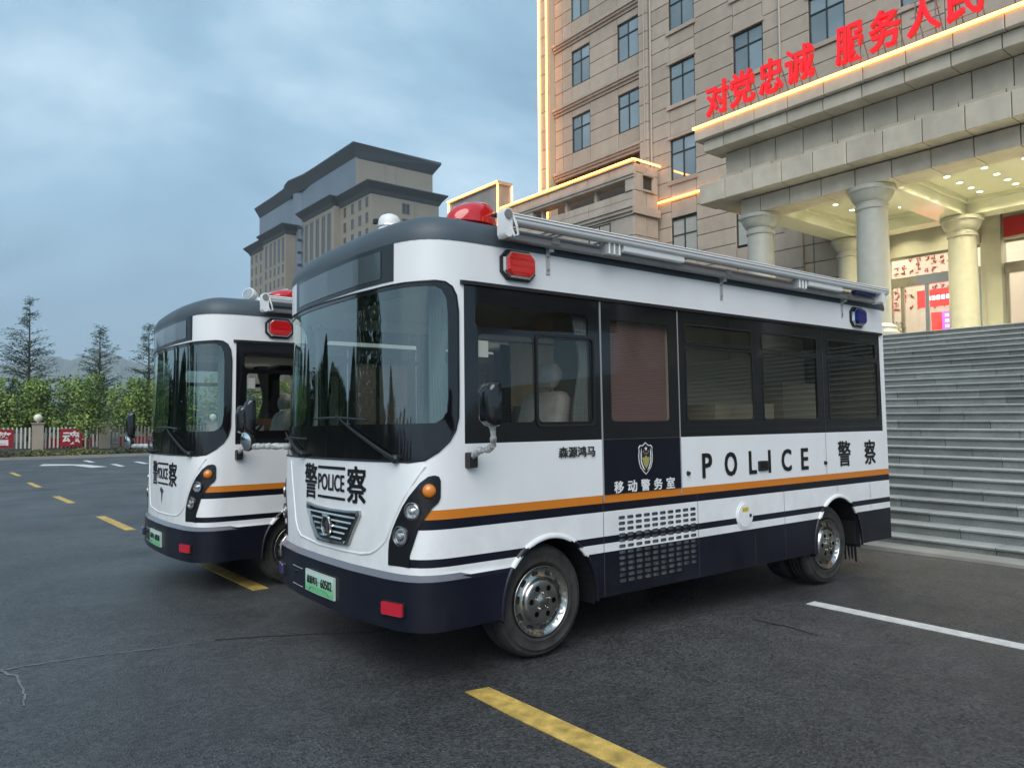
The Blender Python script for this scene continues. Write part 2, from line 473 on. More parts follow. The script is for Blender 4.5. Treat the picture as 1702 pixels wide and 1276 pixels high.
YELP = mat('yellow_road_paint', (0.60, 0.40, 0.10), 0.6, var=0.30, vscale=11, dirt=0.32, dscale=9, fleck=0.12, fscale=110)
WHTP = mat('white_road_paint', (0.62, 0.62, 0.60), 0.6, var=0.15, vscale=12, fleck=0.12, fscale=110)
def marking(name, poly, m, h=0.005):
    mb = MB()
    n = len(poly)
    P = [(x, y, zg(y) + h) for x, y in poly]
    Q = [(x, y, zg(y) - 0.01) for x, y in poly]
    mb.add(P + Q, [tuple(range(n))] + [(i, i + n, (i + 1) % n + n, (i + 1) % n) for i in range(n)])
    return mb.obj(name, m)
def build_markings():
    labs = ['yellow painted dash nearest the camera, cut off by the picture edge', 'yellow painted dash running out from under the second bus',
            'third yellow dash from the camera, left of the second bus', 'fourth yellow dash from the camera on the open car park',
            'fifth yellow dash from the camera on the open car park', 'farthest yellow dash near the planted kerb']
    for k, (a, b) in enumerate([(1.2, 3.62), (7.28, 9.55), (13.1, 15.7), (19.2, 21.6), (25.3, 27.6), (31.2, 33.4)]):
        if k == 0:    # the near dash is worn into blocks
            pts = [(2.53, a), (2.69, a), (2.685, 1.9), (2.67, 2.3), (2.665, 2.62), (2.655, 3.1), (2.64, b), (2.49, b + 0.03), (2.485, 3.2), (2.50, 2.7), (2.51, 2.2)]
            o = marking('yellow_dash', pts, YELP)
        else:
            xo = -0.012 * (a - 3)
            o = marking('yellow_dash', [(2.51 + xo * .4, a), (2.66 + xo * .4, a), (2.66 + xo * .6, b), (2.51 + xo * .6, b)], YELP)
        tag(o, labs[k], 'road marking', 'yellow dashed parking line')
    o = marking('white_bay_line', [(5.895, -7), (6.03, -7), (6.03, 3.50), (5.895, 3.50)], WHTP)
    tag(o, 'white parking bay line on the asphalt at the right, in front of the steps', 'road marking')
    o = marking('white_edge_line', [(8.80, -17), (8.92, -17), (8.92, 20), (8.80, 20)], WHTP)
    tag(o, 'long white edge line at the foot of the granite steps', 'road marking')
    k = 1.19
    def P(x, y): return (x * k, y * k)
    o = marking('white_road_arrow', [P(3.07, 31.5), P(3.3, 32.5), P(3.9, 31.95), P(4.45, 31.2), P(4.85, 29.2), P(4.35, 29.0), P(4.05, 30.9)], WHTP)
    tag(o, 'white turning arrow painted on the far asphalt left of the buses', 'road marking')
    for lab, (x, y) in (('short white dash beyond the tip of the painted arrow', (4.9, 33.4)), ('short white dash between the arrow and the second bus', (5.3, 29.9)),
                       ('short white dash right beside the second bus', (6.3, 31.0))):
        x *= k; y *= k
        o = marking('white_dash', [(x - .1, y - 1.0), (x + .12, y - 1.0), (x + .12, y + 1.0), (x - .1, y + 1.0)], WHTP)
        tag(o, lab, 'road marking', 'white lane dashes')
    def crack(pts, w, m, nm, lab):
        mb = MB(); r = random.Random(3)
        dense = []
        for (x0, y0), (x1, y1) in zip(pts, pts[1:]):
            for q in range(6):
                f = q / 6
                dense.append((x0 + (x1 - x0) * f + r.uniform(-.012, .012), y0 + (y1 - y0) * f + r.uniform(-.012, .012)))
        dense.append(pts[-1])
        L_, R_ = [], []
        for i, (x, y) in enumerate(dense):
            a = dense[max(0, i - 1)]; b = dense[min(len(dense) - 1, i + 1)]
            d = Vector((b[0] - a[0], b[1] - a[1])).normalized(); nn = Vector((-d.y, d.x))
            ww = w * r.uniform(.5, 1.2) * (1 - 0.75 * i / len(dense))
            L_.append((x + nn.x * ww, y + nn.y * ww, zg(y) + .004)); R_.append((x - nn.x * ww, y - nn.y * ww, zg(y) + .004))
        n = len(L_)
        mb.add(L_ + R_, [(i, i + 1, n + i + 1, n + i) for i in range(n - 1)])
        tag(mb.obj(nm, m), lab, 'crack')
    CR = mat('crack_filler_pale', (0.15, 0.155, 0.16), 0.7, var=0.2, vscale=10)
    CD = mat('crack_dark', (0.015, 0.015, 0.016), 0.7)
    crack([(-.5, 6.0), (.39, 5.97), (.73, 5.95), (1.08, 5.88), (1.41, 5.78), (1.7, 5.75)], .016, CR, 'asphalt_crack', 'pale sealed crack crossing the asphalt at lower left')
    crack([(1.7, 5.75), (2.01, 5.6), (2.64, 5.19), (3.2, 5.0)], .013, CD, 'asphalt_crack', 'dark crack leading under the nearest bus')
    crack([(.39, 5.97), (.46, 5.75), (.47, 5.36), (.45, 5.1)], .014, CR, 'asphalt_crack', 'short pale branch of the sealed crack at the left edge')
    crack([(5.13, 3.5), (5.15, 3.2), (5.12, 2.95)], .012, CD, 'asphalt_crack', 'short dark crack left of the white bay line')
    crack([(-.5, 11.7), (.72, 11.6), (1.78, 11.42), (2.4, 11.54)], .018, CR, 'asphalt_crack', 'faint pale crack across the asphalt left of the second bus')
build_markings()

# ------------------------------------------------------------------ bus surface
LOWP = [(0, -.395), (.45, -.385), (.85, -.34), (1.0, -.305), (1.08, -.265), (1.12, -.215), (1.143, -.14), (1.15, -.03), (1.15, .25)]
HIGHP = [(0, -.365), (.45, -.355), (.8, -.315), (.95, -.275), (1.05, -.215), (1.11, -.135), (1.14, -.03), (1.15, .09), (1.15, .25)]
SF = 1.5
def resamp(Pn, n=60):
    d = [0]
    for a, b in zip(Pn, Pn[1:]):
        d.append(d[-1] + math.hypot(b[0] - a[0], b[1] - a[1]))
    out = []
    for k in range(n):
        t = d[-1] * k / (n - 1)
        i = 0
        while i < len(d) - 2 and d[i + 1] < t:
            i += 1
        f = min(1.0, (t - d[i]) / (d[i + 1] - d[i]))
        out.append([Pn[i][0] + (Pn[i + 1][0] - Pn[i][0]) * f, Pn[i][1] + (Pn[i + 1][1] - Pn[i][1]) * f])
    for _ in range(6):
        c = [list(p) for p in out]
        for i in range(1, n - 1):
            for q in (0, 1):
                c[i][q] = (out[i - 1][q] + 2 * out[i][q] + out[i + 1][q]) / 4
        out = c
    return out
LO, HI = resamp(LOWP), resamp(HIGHP)
def surf(s, z):
    a = abs(s)
    if a > SF:
        v, x = 1.15, .25 + a - SF
    else:
        t = min(1, max(0, (z - 1.0) / 1.45)); w = t * t * (3 - 2 * t)
        k = a / SF * 59; i = min(58, int(k)); f = k - i
        def g(T, q): return T[i][q] * (1 - f) + T[i + 1][q] * f
        v = g(LO, 0) * (1 - w) + g(HI, 0) * w
        x = g(LO, 1) * (1 - w) + g(HI, 1) * w
    return Vector((x, -v if s > 0 else v, z))
def normal(s, z):
    e = 0.012
    a = surf(s + e, z) - surf(s - e, z)
    b = surf(s, z + e) - surf(s, z - e)
    n = a.cross(b)
    return n.normalized()
def onsurf(s, z, off=0.0):
    return surf(s, z) + normal(s, z) * off
def SX(x):
    return SF + x - .25
def bumper(s, z):
    """outward swell of the bumper below its ledge"""
    a = abs(s)
    if a > 1.75:
        return 0
    k = 1 if a < 1.1 else max(0, 1 - (a - 1.1) / 0.65)
    h = 1 if z < .628 else max(0, (0.662 - z) / .034)
    return .035 * k * h
XB0, XB1, ZTOP = 0.0, 5.30, 2.71
PANES = [(.125, 1.085, 2.171, 2.315), (.145, .585, 1.566, 2.128), (.625, 1.10, 1.566, 2.128),
         (2.13, 2.985, 2.186, 2.318), (2.135, 2.99, 1.572, 2.136), (3.15, 4.005, 2.186, 2.318), (3.16, 4.0, 1.572, 2.136),
         (4.215, 5.11, 2.186, 2.318), (4.22, 5.14, 1.572, 2.136)]
DOORP = (1.292, 1.918, 1.566, 2.30)
ARCH = [(.705, .395, .435), (4.285, .395, .455)]   # centre x, half width, rise above z=.36
def arch_poly(i, grow=0.0, z0=.2):
    cx, a, b = ARCH[i]
    a += grow; b += grow
    return [(cx - a, z0)] + [(cx - a * math.cos(math.pi * k / 20), .36 + b * math.sin(math.pi * k / 20)) for k in range(21)] + [(cx + a, z0)]
WS = [(-1.262, 1.75), (-1.262, 2.26), (-1.25, 2.361), (-1.224, 2.417), (-1.18, 2.447), (-1.115, 2.457)] + \
     [(-1.03 + .103 * k, 2.456 - .018 * min(1, max(0, (-1.03 + .103 * k + .3) / .9))) for k in range(21)] + \
     [(1.117, 2.442), (1.178, 2.436), (1.221, 2.408), (1.247, 2.354), (1.259, 2.256), (1.258, 1.765), (1.255, 1.60), (1.235, 1.52), (1.195, 1.455), (1.13, 1.395), (1.05, 1.345), (.95, 1.333)] + \
     [(.86 - .086 * k, 1.336) for k in range(21)] + \
     [(-.95, 1.333), (-1.05, 1.345), (-1.13, 1.395), (-1.195, 1.455), (-1.235, 1.52), (-1.255, 1.60)]
def wsin():
    o = []
    pts = [(1.194, 1.72), (1.184, 1.64), (1.16, 1.595), (1.115, 1.568)]
    for s, z in [(1.116, 2.41), (1.16, 2.388), (1.187, 2.33), (1.194, 2.24)]:
        o.append((s, z))
    o += pts
    o += [(1.05 - .105 * k, 1.566) for k in range(21)]
    o += [(-s, z) for s, z in pts[::-1]]
    o += [(-s, z) for s, z in [(1.194, 2.24), (1.187, 2.33), (1.16, 2.388), (1.116, 2.415)]]
    o += [(-1.05 + .105 * k, 2.426 - .014 * min(1, max(0, (-1.05 + .105 * k + .3) / .9))) for k in range(21)]
    return o[::-1]
TRIM = [(1.104, 1.254), (1.068, 1.247), (1.02, 1.21), (.952, 1.129), (.905, 1.065), (.864, .996), (.824, .925), (.795, .849), (.787, .79), (.785, .706), (.955, .706), (.955, .775), (1.009, .928), (1.05, 1.003),
        (1.093, 1.062), (1.125, 1.09), (1.138, 1.118), (1.140, 1.218), (1.130, 1.245)]
def trim_edge(z):
    T = [(.72, .93), (.735, .95), (.775, .955), (.928, 1.009), (1.003, 1.045), (1.062, 1.093)]
    for (z0, s0), (z1, s1) in zip(T, T[1:]):
        if z <= z1:
            return s0 + (s1 - s0) * max(0, (z - z0) / (z1 - z0))
    return 1.1
def stripe(s, z):
    """0 white 1 navy 2 orange 3 black band 4 ledge in painted sky sheen"""
    a = abs(s)
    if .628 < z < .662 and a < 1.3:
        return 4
    if z < .645:
        return 1
    x = a - SF + .25
    if a > trim_edge(z) - .03:
        if .705 < z < .755 or .928 < z < .988:
            return 1
        if .988 <= z < 1.045:
            return 2
    if a > 1.297 and x < 5.215 and 1.437 < z < 2.43:
        return 3
    return 0
VENT = [(x, z) for z in [.872 - .0405 * k for k in range(12)] for x in [1.375 + .0875 * k for k in range(10)]]

def slots():
    out = []
    for x, z in VENT:
        if z < .46 and x > 2.0:
            continue
        out.append((SX(x), z))
    return out
def body_mesh():
    S1 = SX(XB1)
    zb = .335
    cc = [k * .06 for k in range(-29, 30)]
    outer = [(-S1, zb)] + [(c, zb) for c in cc] + [(S1, zb), (S1, ZTOP)] + [(c, ZTOP) for c in cc[::-1]] + [(-S1, ZTOP)]
    holes = [WS]
    for sg in (1, -1):
        for x0, x1, z0, z1 in PANES + [DOORP]:
            p = rrect(SX(x0), SX(x1), z0, z1, .03, 3)
            holes.append([(sg * a, b) for a, b in p][::sg])
        for i in (0, 1):
            holes.append([(sg * SX(a), b) for a, b in arch_poly(i)][::sg])
    for s, z in slots():
        holes.append(rrect(s - .033, s + .033, z - .0125, z + .0125, .011, 2))
    lines = []
    for z in (.628, .645, .662, .705, .755, .928, .988, 1.045, 1.437, 2.43):
        br = [-S1] + [k * .06 for k in range(-29, 30)] + [S1]
        for a, b in zip(br, br[1:]):
            lines.append(((a, z), (b, z)))
    for sg in (1, -1):
        for s in (1.297, SX(5.215)):
            lines.append(((sg * s, 1.437), (sg * s, 2.43)))
        T = [(.705, .905), (.735, .92), (.775, .925), (.928, .979), (1.003, 1.015), (1.045, 1.05)]
        for (z0, s0), (z1, s1) in zip(T, T[1:]):
            lines.append(((sg * s0, z0), (sg * s1, z1)))
    pts = []
    cols = [k * .06 for k in range(-29, 30)]
    for s in cols:
        for z in [.35, .44, .53, .60, .618, .628, .662, .68, .73, .8, .87, .96, 1.02, 1.1, 1.17, 1.24, 1.31, 1.38, 1.5, 1.6, 1.75, 1.9, 2.05, 2.2, 2.33, 2.48, 2.55, 2.63]:
            pts.append((s, z))
    for sg in (1, -1):
        x = .6
        while x < 5.2:
            for z in (.5, .68, .85, 1.2, 1.35, 2.5, 2.6):
                pts.append((sg * SX(x), z))
            x += .3
    v, T = cdt(outer, holes, pts, lines)
    mb = MB()
    P = [onsurf(p.x, p.y, bumper(p.x, p.y)) for p in v]
    mb.v = [tuple(p) for p in P]
    for t in T:
        cx = sum(v[i].x for i in t) / 3; cy = sum(v[i].y for i in t) / 3
        mb.f.append(tuple(t)); mb.m.append(stripe(cx, cy))
    return mb
def patch(poly, off, step=.06, holes=(), mb=None, mi=0, thick=0.0):
    """sheet laid over the curved body, optionally with a rim of the given thickness"""
    mb = mb or MB()
    x0 = min(p[0] for p in poly); x1 = max(p[0] for p in poly); z0 = min(p[1] for p in poly); z1 = max(p[1] for p in poly)
    pts = []
    if x0 < SF + .1:
        nx = int((x1 - x0) / step)
        nz = max(1, int((z1 - z0) / (step * 2)))
        for i in range(1, nx):
            for j in range(1, nz):
                p = (x0 + (x1 - x0) * i / nx, z0 + (z1 - z0) * j / nz)
                if pip(*p, poly) and not any(pip(*p, h) for h in holes):
                    pts.append(p)
    v, T = cdt(poly, holes, pts)
    mb.add([onsurf(p.x, p.y, off) for p in v], T, mi)
    if thick:
        for lp in [poly] + list(holes):
            n = len(lp)
            mb.add([onsurf(*p, off) for p in lp] + [onsurf(*p, off - thick) for p in lp], [(i, (i + 1) % n, n + (i + 1) % n, n + i) for i in range(n)], mi)
    return mb
def letters(txt, s0, s1, z0, z1, off, m, parent, bold=.0, name='lettering', skew=0.0):
    vs, fs, _ = text2d(txt, 0.0)
    mb = MB()
    if bold:
        s0 += bold; s1 -= bold; z0 += bold * .6; z1 -= bold * .6
    P = [(s0 + (s1 - s0) * x, z0 + (z1 - z0) * y) for x, y in vs]
    if s0 < SF:      # long triangles are split so that the print follows the curved panel
        bm = bmesh.new()
        V = [bm.verts.new((a, b, 0)) for a, b in P]
        for f in fs:
            try:
                bm.faces.new([V[i] for i in f])
            except ValueError:
                pass
        for _ in range(4):
            ed = [e for e in bm.edges if e.calc_length() > .035]
            if not ed:
                break
            bmesh.ops.subdivide_edges(bm, edges=ed, cuts=1)
            bmesh.ops.triangulate(bm, faces=[f for f in bm.faces if len(f.verts) > 3])
        bm.verts.index_update()
        P = [(v.co.x, v.co.y) for v in bm.verts]
        fs = [[v.index for v in f.verts] for f in bm.faces]
        bm.free()
    for q, (da, db) in enumerate([(0, 0), (1, .6), (-1, .6), (1, -.6), (-1, -.6)] if bold else [(0, 0)]):
        mb.add([onsurf(a + da * bold, b + db * bold, off + .0003 * q) for a, b in P], fs)
    return mb.obj(name, m, parent, fix=False)
def side(x, z, d):
    return Vector((x, -1.15 - d, z))
def slab(mb, poly, d0, d1, mi=0, inset=0.0):
    """extruded outline standing on the near side wall"""
    cx = sum(p[0] for p in poly) / len(poly); cz = sum(p[1] for p in poly) / len(poly)
    def sh(a, b):
        return (cx + (a - cx) * (1 - inset), cz + (b - cz) * (1 - inset))
    mb.prism(poly, lambda a, b: side(a, b, d0), lambda a, b: side(*sh(a, b), d1), mi)
def front_slab(mb, poly, d0, d1, mi=0, inset=0.0):
    cx = sum(p[0] for p in poly) / len(poly); cz = sum(p[1] for p in poly) / len(poly)
    mb.prism(poly, lambda a, b: onsurf(a, b, d0), lambda a, b: onsurf(cx + (a - cx) * (1 - inset), cz + (b - cz) * (1 - inset), d1), mi)
def front_disc(mb, s, z, prof, mi=0, n=20):
    """turned lamp on the curved front, prof of (radius, height)"""
    o = surf(s, z); nn = normal(s, z)
    mb.lathe(prof, o, nn, n, mi)

# ------------------------------------------------------------------ wheel
def wheel_meshes():
    """hub axis = -y (towards the viewer); centre at the outer face of the tyre wall"""
    t = MB()
    t.lathe([(.225, .03), (.24, .0), (.252, -.006), (.255, -.010), (.262, -.010), (.265, -.007), (.285, -.012), (.310, -.010), (.313, -.013), (.320, -.0125), (.323, -.007), (.342, .004), (.345, .002), (.350, .006), (.360, .018), (.369, .036), (.374, .055), (.375, .075), (.366, .077), (.366, .085), (.375, .087), (.3755, .112), (.366, .114), (.366, .122), (.3755, .124), (.375, .15), (.366, .152), (.366, .16), (.374, .162), (.366, .2), (.33, .22), (.22, .21), (.1, .2)], (0, 0, 0), (0, 1, 0), 64)
    grooves = MB()
    tm = t.mesh('tyre', RUBBER, True)
    # wheel cover with slots and bolt holes
    outer = ell(0, 0, .228, .228, 64)
    holes = []
    for k in range(10):
        a = 2 * math.pi * (k + .3) / 10
        p = rrect(-.013, .013, -.028, .028, .0125, 3)
        holes.append([(math.cos(a) * (.182 + x) - math.sin(a) * y, math.sin(a) * (.182 + x) + math.cos(a) * y) for x, y in p])
    for k in range(6):
        a = 2 * math.pi * (k + .25) / 6
        holes.append(ell(.095 * math.cos(a), .095 * math.sin(a), .019, .019, 12))
    pts = []
    for rr in (.04, .045, .06, .125, .134, .14, .146, .152, .158, .205, .214, .222):
        for k in range(36):
            q = 2 * math.pi * (k + .5 * (rr * 1000 % 2)) / 36
            p = (rr * math.cos(q), rr * math.sin(q))
            if not any(pip(*p, h) for h in holes):
                pts.append(p)
    v, T = cdt(outer, holes, pts)
    prof = [(0, -.028), (.04, -.028), (.045, -.022), (.06, -.02), (.125, -.02), (.134, -.018), (.14, -.012), (.152, .006), (.158, .014), (.205, .026), (.214, .014), (.222, -.004), (.23, -.004)]
    def dep(r):
        for (r0, d0), (r1, d1) in zip(prof, prof[1:]):
            if r <= r1:
                return d0 + (d1 - d0) * (r - r0) / (r1 - r0)
        return prof[-1][1]
    w = MB()
    w.add([(p.x, dep(math.hypot(p.x, p.y)), p.y) for p in v], [tuple(t_) for t_ in T])
    for h in holes:      # returned edges of the holes
        n = len(h)
        w.add([(x, dep(math.hypot(x, y)), y) for x, y in h] + [(x, dep(math.hypot(x, y)) + .014, y) for x, y in h], [(i, (i + 1) % n, n + (i + 1) % n, n + i) for i in range(n)])
    w.lathe([(.222, -.004), (.226, -.014), (.232, -.012), (.234, 0)], (0, 0, 0), (0, 1, 0), 64, cap=False)
    wm = w.mesh('wheel_cover', HUBC, True)
    b = MB(); b.lathe([(.22, .045), (.22, .05), (.02, .05), (.001, .045)], (0, 0, 0), (0, 1, 0), 32)
    b.lathe([(.01, .0), (.03, -.0), (.035, .04)], (0, 0, 0), (0, 1, 0), 16)
    bm_ = b.mesh('brake_drum', mat('brake_dark', (.03, .028, .025), .6, metal=.5))
    n = MB(); n.lathe([(.006, -.018), (.0055, -.034), (.003, -.036)], (0, 0, 0), (0, 1, 0), 8)
    nm = n.mesh('wheel_clip', CHROME, True)
    return tm, wm, bm_, nm
WHEEL = wheel_meshes()

# ------------------------------------------------------------------ bus
def build_bus(label, u0, e0, z0, second):
    root = thing('police_bus', label, 'bus', group='police buses parked side by side')
    d = R(-0.88448)
    ex = Vector((math.cos(d), math.sin(d), 0)); ey = Vector((-math.sin(d), math.cos(d), 0))
    root.location = ex * u0 + ey * e0 + Vector((0, 0, z0))
    root.rotation_euler = Euler((-0.0165, 0, d), 'XYZ')
    body = body_mesh().obj('body', [WHITE, NAVY, ORANGE, BLACKG, mat('ledge_sky_sheen', (.13, .13, .15), .3, coat=.3)], root, fix=False)  # ledge grey is sky reflection on the navy, painted as colour
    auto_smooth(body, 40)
    # rear wall
    mb = MB()
    ring = lambda x, q: [(x, -1.15 + q, .335), (x, 1.15 - q, .335), (x, 1.15 - q, 2.71), (x, -1.15 + q, 2.71)]
    mb.loft([ring(5.30, 0), ring(5.34, .02), ring(5.36, .06)], 0, False, True)
    mb.obj('rear_panel', WHITE, root)
    # roof fairing
    mb = MB()
    loop = [(s, 2.71) for s in [SX(5.30), SX(4.2), SX(3), SX(2), SX(1)] + [1.9 - .06 * k for k in range(64)] + [-SX(1), -SX(2), -SX(3), -SX(4.2), -SX(5.30)]]
    base = [(surf(s, z), normal(s, z)) for s, z in loop]
    rings = []
    for off, z in [(.003, 2.700), (.004, 2.735), (-.004, 2.77), (-.026, 2.815), (-.07, 2.855), (-.15, 2.885), (-.28, 2.905)]:
        r = []
        for i, (p, n) in enumerate(base):
            q = p + n * off
            if i in (0, len(base) - 1):
                q.x += .055 + min(off, 0)
            r.append((q.x, q.y, z))
        rings.append(r)
    for k, z in ((.66, 2.915), (.3, 2.925), (.01, 2.93)):
        r0 = rings[6]
        rings.append([(2.4 + (x - 2.4) * (k ** .35), y * k / 1.0, z) for x, y, _ in r0])
    mb.loft(rings, 0, False, True)
    o = mb.obj('roof', ROOFM, root); auto_smooth(o, 50)
    # ---- windscreen
    inner = wsin()
    fr = patch(WS, .001, .06, [inner], thick=.012)
    auto_smooth(fr.obj('windscreen', BLACKG, root), 40)
    g = patch(inner, -.006, .06)
    ws = g.obj('windscreen_glass', GLW, root, fix=False); auto_smooth(ws, 60)
    # thin seal
    sl = MB()
    sl.tube([onsurf(s, z, .003) for s, z in WS + WS[:1]], .006, 5)
    sl.obj('windscreen_seal', BLACK, root)
    # destination board
    top = lambda s: 2.695 if abs(s) > .5 else 2.695
    dp = [(-.66 + .0745 * k, 2.462) for k in range(21)] + [(.834 - .0745 * k, 2.70) for k in range(21)]
    o = patch(dp, .005, .06, thick=.005).obj('destination_board', mat('board_black', (.014, .018, .02), .3, coat=.15), root); auto_smooth(o, 40)
    dp2 = [(-.57 + .0642 * k, 2.49) for k in range(21)] + [(.714 - .0642 * k, 2.668) for k in range(21)]
    dd = patch(dp2, .008, .06).obj('display', mat('display_glass', (.06, .08, .088), .12, coat=.5), o, fix=False)
    # ---- side windows (both sides), bars are the black band between them
    for sg in (1, -1):
        for i, (x0, x1, z0_, z1_) in enumerate(PANES + [DOORP]):
            p = [(SX(x), z) for x, z in rrect(x0 - .012, x1 + .012, z0_ - .012, z1_ + .012, .03, 3)]
            vs = [onsurf(sg * a, b, -.006) for a, b in p]
            mb = MB(); mb.add(vs, [tuple(range(len(vs)))])
            mb.obj('side_window', GLD if i == len(PANES) and sg > 0 else GLS if sg > 0 else GLF, root)
    # near side: rail, seams, door
    mb = MB()
    rail = [1.272] + [1.3 + .05 * k for k in range(6)] + [SX(x) for x in (.5, 1.5, 2.5, 3.5, 4.5, 5.25)]
    mb.loft([[onsurf(s, 2.428, 0), onsurf(s, 2.428, .022), onsurf(s, 2.452, .022), onsurf(s, 2.455, 0)] for s in rail])
    mb.obj('drip_rail', BLACK, root)
    mb = MB()
    def seam(x0, z0_, x1, z1_, w=.004, dd=.0025):
        dx, dz = x1 - x0, z1_ - z0_; l = math.hypot(dx, dz); nx, nz = -dz / l * w, dx / l * w
        mb.quad(side(x0 + nx, z0_ + nz, dd), side(x1 + nx, z1_ + nz, dd), side(x1 - nx, z1_ - nz, dd), side(x0 - nx, z0_ - nz, dd))
    for x, za, zb in ((1.19, .34, 1.045), (2.22, .34, .985), (3.40, .34, .985), (4.115, 1.045, 2.42), (4.90, .66, .93), (4.285, .87, .985), (2.96, .35, .6)):
        seam(x, za, x, zb, .002)
    mb.obj('panel_seam', mat('seam_grey', (.07, .072, .08), .6), root)
    mb = MB()
    fr = rrect(.60 + .0, 1.13, 1.535, 2.155, .03, 3)
    # sliding frame of the driver's window
    def rim(poly, w, d0, d1):
        cx = sum(p[0] for p in poly) / len(poly); cz = sum(p[1] for p in poly) / len(poly)
        n = len(poly)
        inn = [(a + (w if a < cx else -w), b + (w if b < cz else -w)) for a, b in poly]
        for i in range(n):
            j = (i + 1) % n
            mb.quad(side(*poly[i], d1), side(*poly[j], d1), side(*inn[j], d1), side(*inn[i], d1))
            mb.quad(side(*poly[i], d0), side(*poly[j], d0), side(*poly[j], d1), side(*poly[i], d1))
            mb.quad(side(*inn[i], d0), side(*inn[j], d0), side(*inn[j], d1), side(*inn[i], d1))
    FRB = mat('frame_black', (.015, .015, .015), .35)
    rim(fr, .014, 0, .012); mb.obj('window_frame', FRB, root)
    for x0, x1, z0_, z1_ in PANES[3:]:
        mb = MB(); rim(rrect(x0 - .015, x1 + .015, z0_ - .015, z1_ + .015, .03, 3), .010, 0, .005)
        mb.obj('window_frame', FRB, root)
    # door
    dpoly = [(SX(1.205), 1.0), (SX(2.025), 1.0), (SX(2.025), 2.425), (SX(1.205), 2.425)]
    dh = [[(SX(x), z) for x, z in rrect(*DOORP, .03, 3)]]
    mb = MB()
    lo = [(SX(1.205), 1.046), (SX(2.025), 1.046), (SX(2.025), 1.436), (SX(1.205), 1.436)]
    hi = [(SX(1.205), 1.440), (SX(2.025), 1.440), (SX(2.025), 2.425), (SX(1.205), 2.425)]
    patch(lo, .006, mb=mb, mi=0, thick=.006); patch(hi, .006, holes=dh, mb=mb, mi=1, thick=.006)
    door = mb.obj('door', [NAVY, BLACKG], root)
    mb = MB()
    for x in (1.198, 2.032):
        mb = MB(); mb.box(x - .005, x + .005, -1.157, -1.146, 1.0, 2.425)
        mb.obj('door_edge', mat('edge_grey', (.30, .30, .31), .4), door)
    mb = MB()
    k = 0
    z = 1.55
    while z < 2.32:
        mb.quad((1.27, -1.112, z), (1.94, -1.112, z), (1.94, -1.095, z + .011), (1.27, -1.095, z + .011)); z += .0145
    mb.obj('door_blind', BLIND, door, fix=False)
    # vent: dark louvre plate behind the slots
    mb = MB(); mb.box(1.30, 2.25, -1.135, -1.12, .39, .91)
    vg = mb.obj('vent_backing', mat('vent_mesh', (.16, .165, .17), .5, metal=.3, var=.5, vscale=25), root)
    # fuel flap
    mb = MB()
    slab(mb, ell(2.82, .768, .113, .113, 32), 0, .006, 0); slab(mb, ell(2.82, .768, .1, .1, 32), .006, .012, 0, .03)
    fl = mb.obj('charging_flap', WHITE, root); auto_smooth(fl, 30)
    mb = MB(); slab(mb, [(2.78, .80), (2.86, .80), (2.86, .835), (2.78, .835)], .012, .0135); mb.obj('flap_sticker', YELS, fl)
    mb = MB(); slab(mb, ell(2.885, .765, .012, .014, 10), .01, .02); mb.obj('flap_lock', BLACK, fl)
    # wheel arches
    for sg in (1, -1):
        for i in (0, 1):
            mb = MB()
            prof = [(0.0, .0), (.0, .014), (.008, .019), (.022, .016), (.034, .0)]
            cx, a, b = ARCH[i]
            ks = [-3, -2, -1] + [q * .25 for q in range(81)] + [21, 22, 23]
            rings = []
            for k in ks:
                kk = min(20, max(0, k)); q = math.pi * kk / 20
                drop = (0 - k if k < 0 else max(0, k - 20)) * .012
                bx, bz = cx - a * math.cos(q), .36 + b * math.sin(q) - drop * (1 if True else 0)
                nx, nz = -math.cos(q), math.sin(q)
                rings.append([(bx + nx * w, sg * (-1.15 - h), bz + nz * w) for w, h in prof])
            mb.loft(rings, 0, True, True, closed=False)
            for fi, f in enumerate(mb.f):
                zc = sum(mb.v[q][2] for q in f) / len(f)
                mb.m[fi] = 0 if zc > .755 or .645 < zc < .705 else 1
            o = mb.obj('wheel_arch', [WHITE, NAVY], root); auto_smooth(o, 45)
            # liner
            mb = MB()
            pl = arch_poly(i, .0, .30)
            n = len(pl)
            mb.add([(x, sg * -1.148, z) for x, z in pl] + [(x, sg * -.80, z) for x, z in pl], [(k, k + 1, n + k + 1, n + k) for k in range(n - 1)])
            mb.add([(x, sg * -.80, z) for x, z in pl], [tuple(range(n))])
            mb.obj('wheel_housing', BLACK, root)
    for i, x in enumerate((.672, 4.18)):
        for sg in (1, -1):
            w = thing_part('wheel', root)
            w.location = (x, sg * -1.075, .377 - (.018 if False else 0))
            if sg < 0:
                w.rotation_euler = (0, 0, math.pi)
            w.rotation_euler[1] = rnd.uniform(-.4, .4)
            for nm, me in zip(('tyre', 'wheel_cover', 'brake_drum'), WHEEL):
                link(nm, me, w)
            for q in range(5):
                a = 2 * math.pi * (q + .5) / 5
                link('wheel_clip', WHEEL[3], w).location = (.055 * math.cos(a), 0, .055 * math.sin(a))
        if i == 1:
            for sg in (1, -1):
                w = thing_part('wheel', root); w.location = (x, sg * -.82, .377); link('tyre', WHEEL[0], w)
    # underbody
    mb = MB(); mb.box(-.2, 5.25, -.78, .78, .42, .66); mb.box(1.25, 3.75, -1.10, 1.10, .36, .60)
    mb.obj('chassis', BLACK, root)
    mb = MB(); mb.box(.22, 5.28, -1.125, 1.125, .84, .87); mb.box(-.2, .22, -.85, .85, .84, .87)
    mb.obj('floor', mat('floor_vinyl', (.05, .05, .055), .6), root)
    mb = MB()
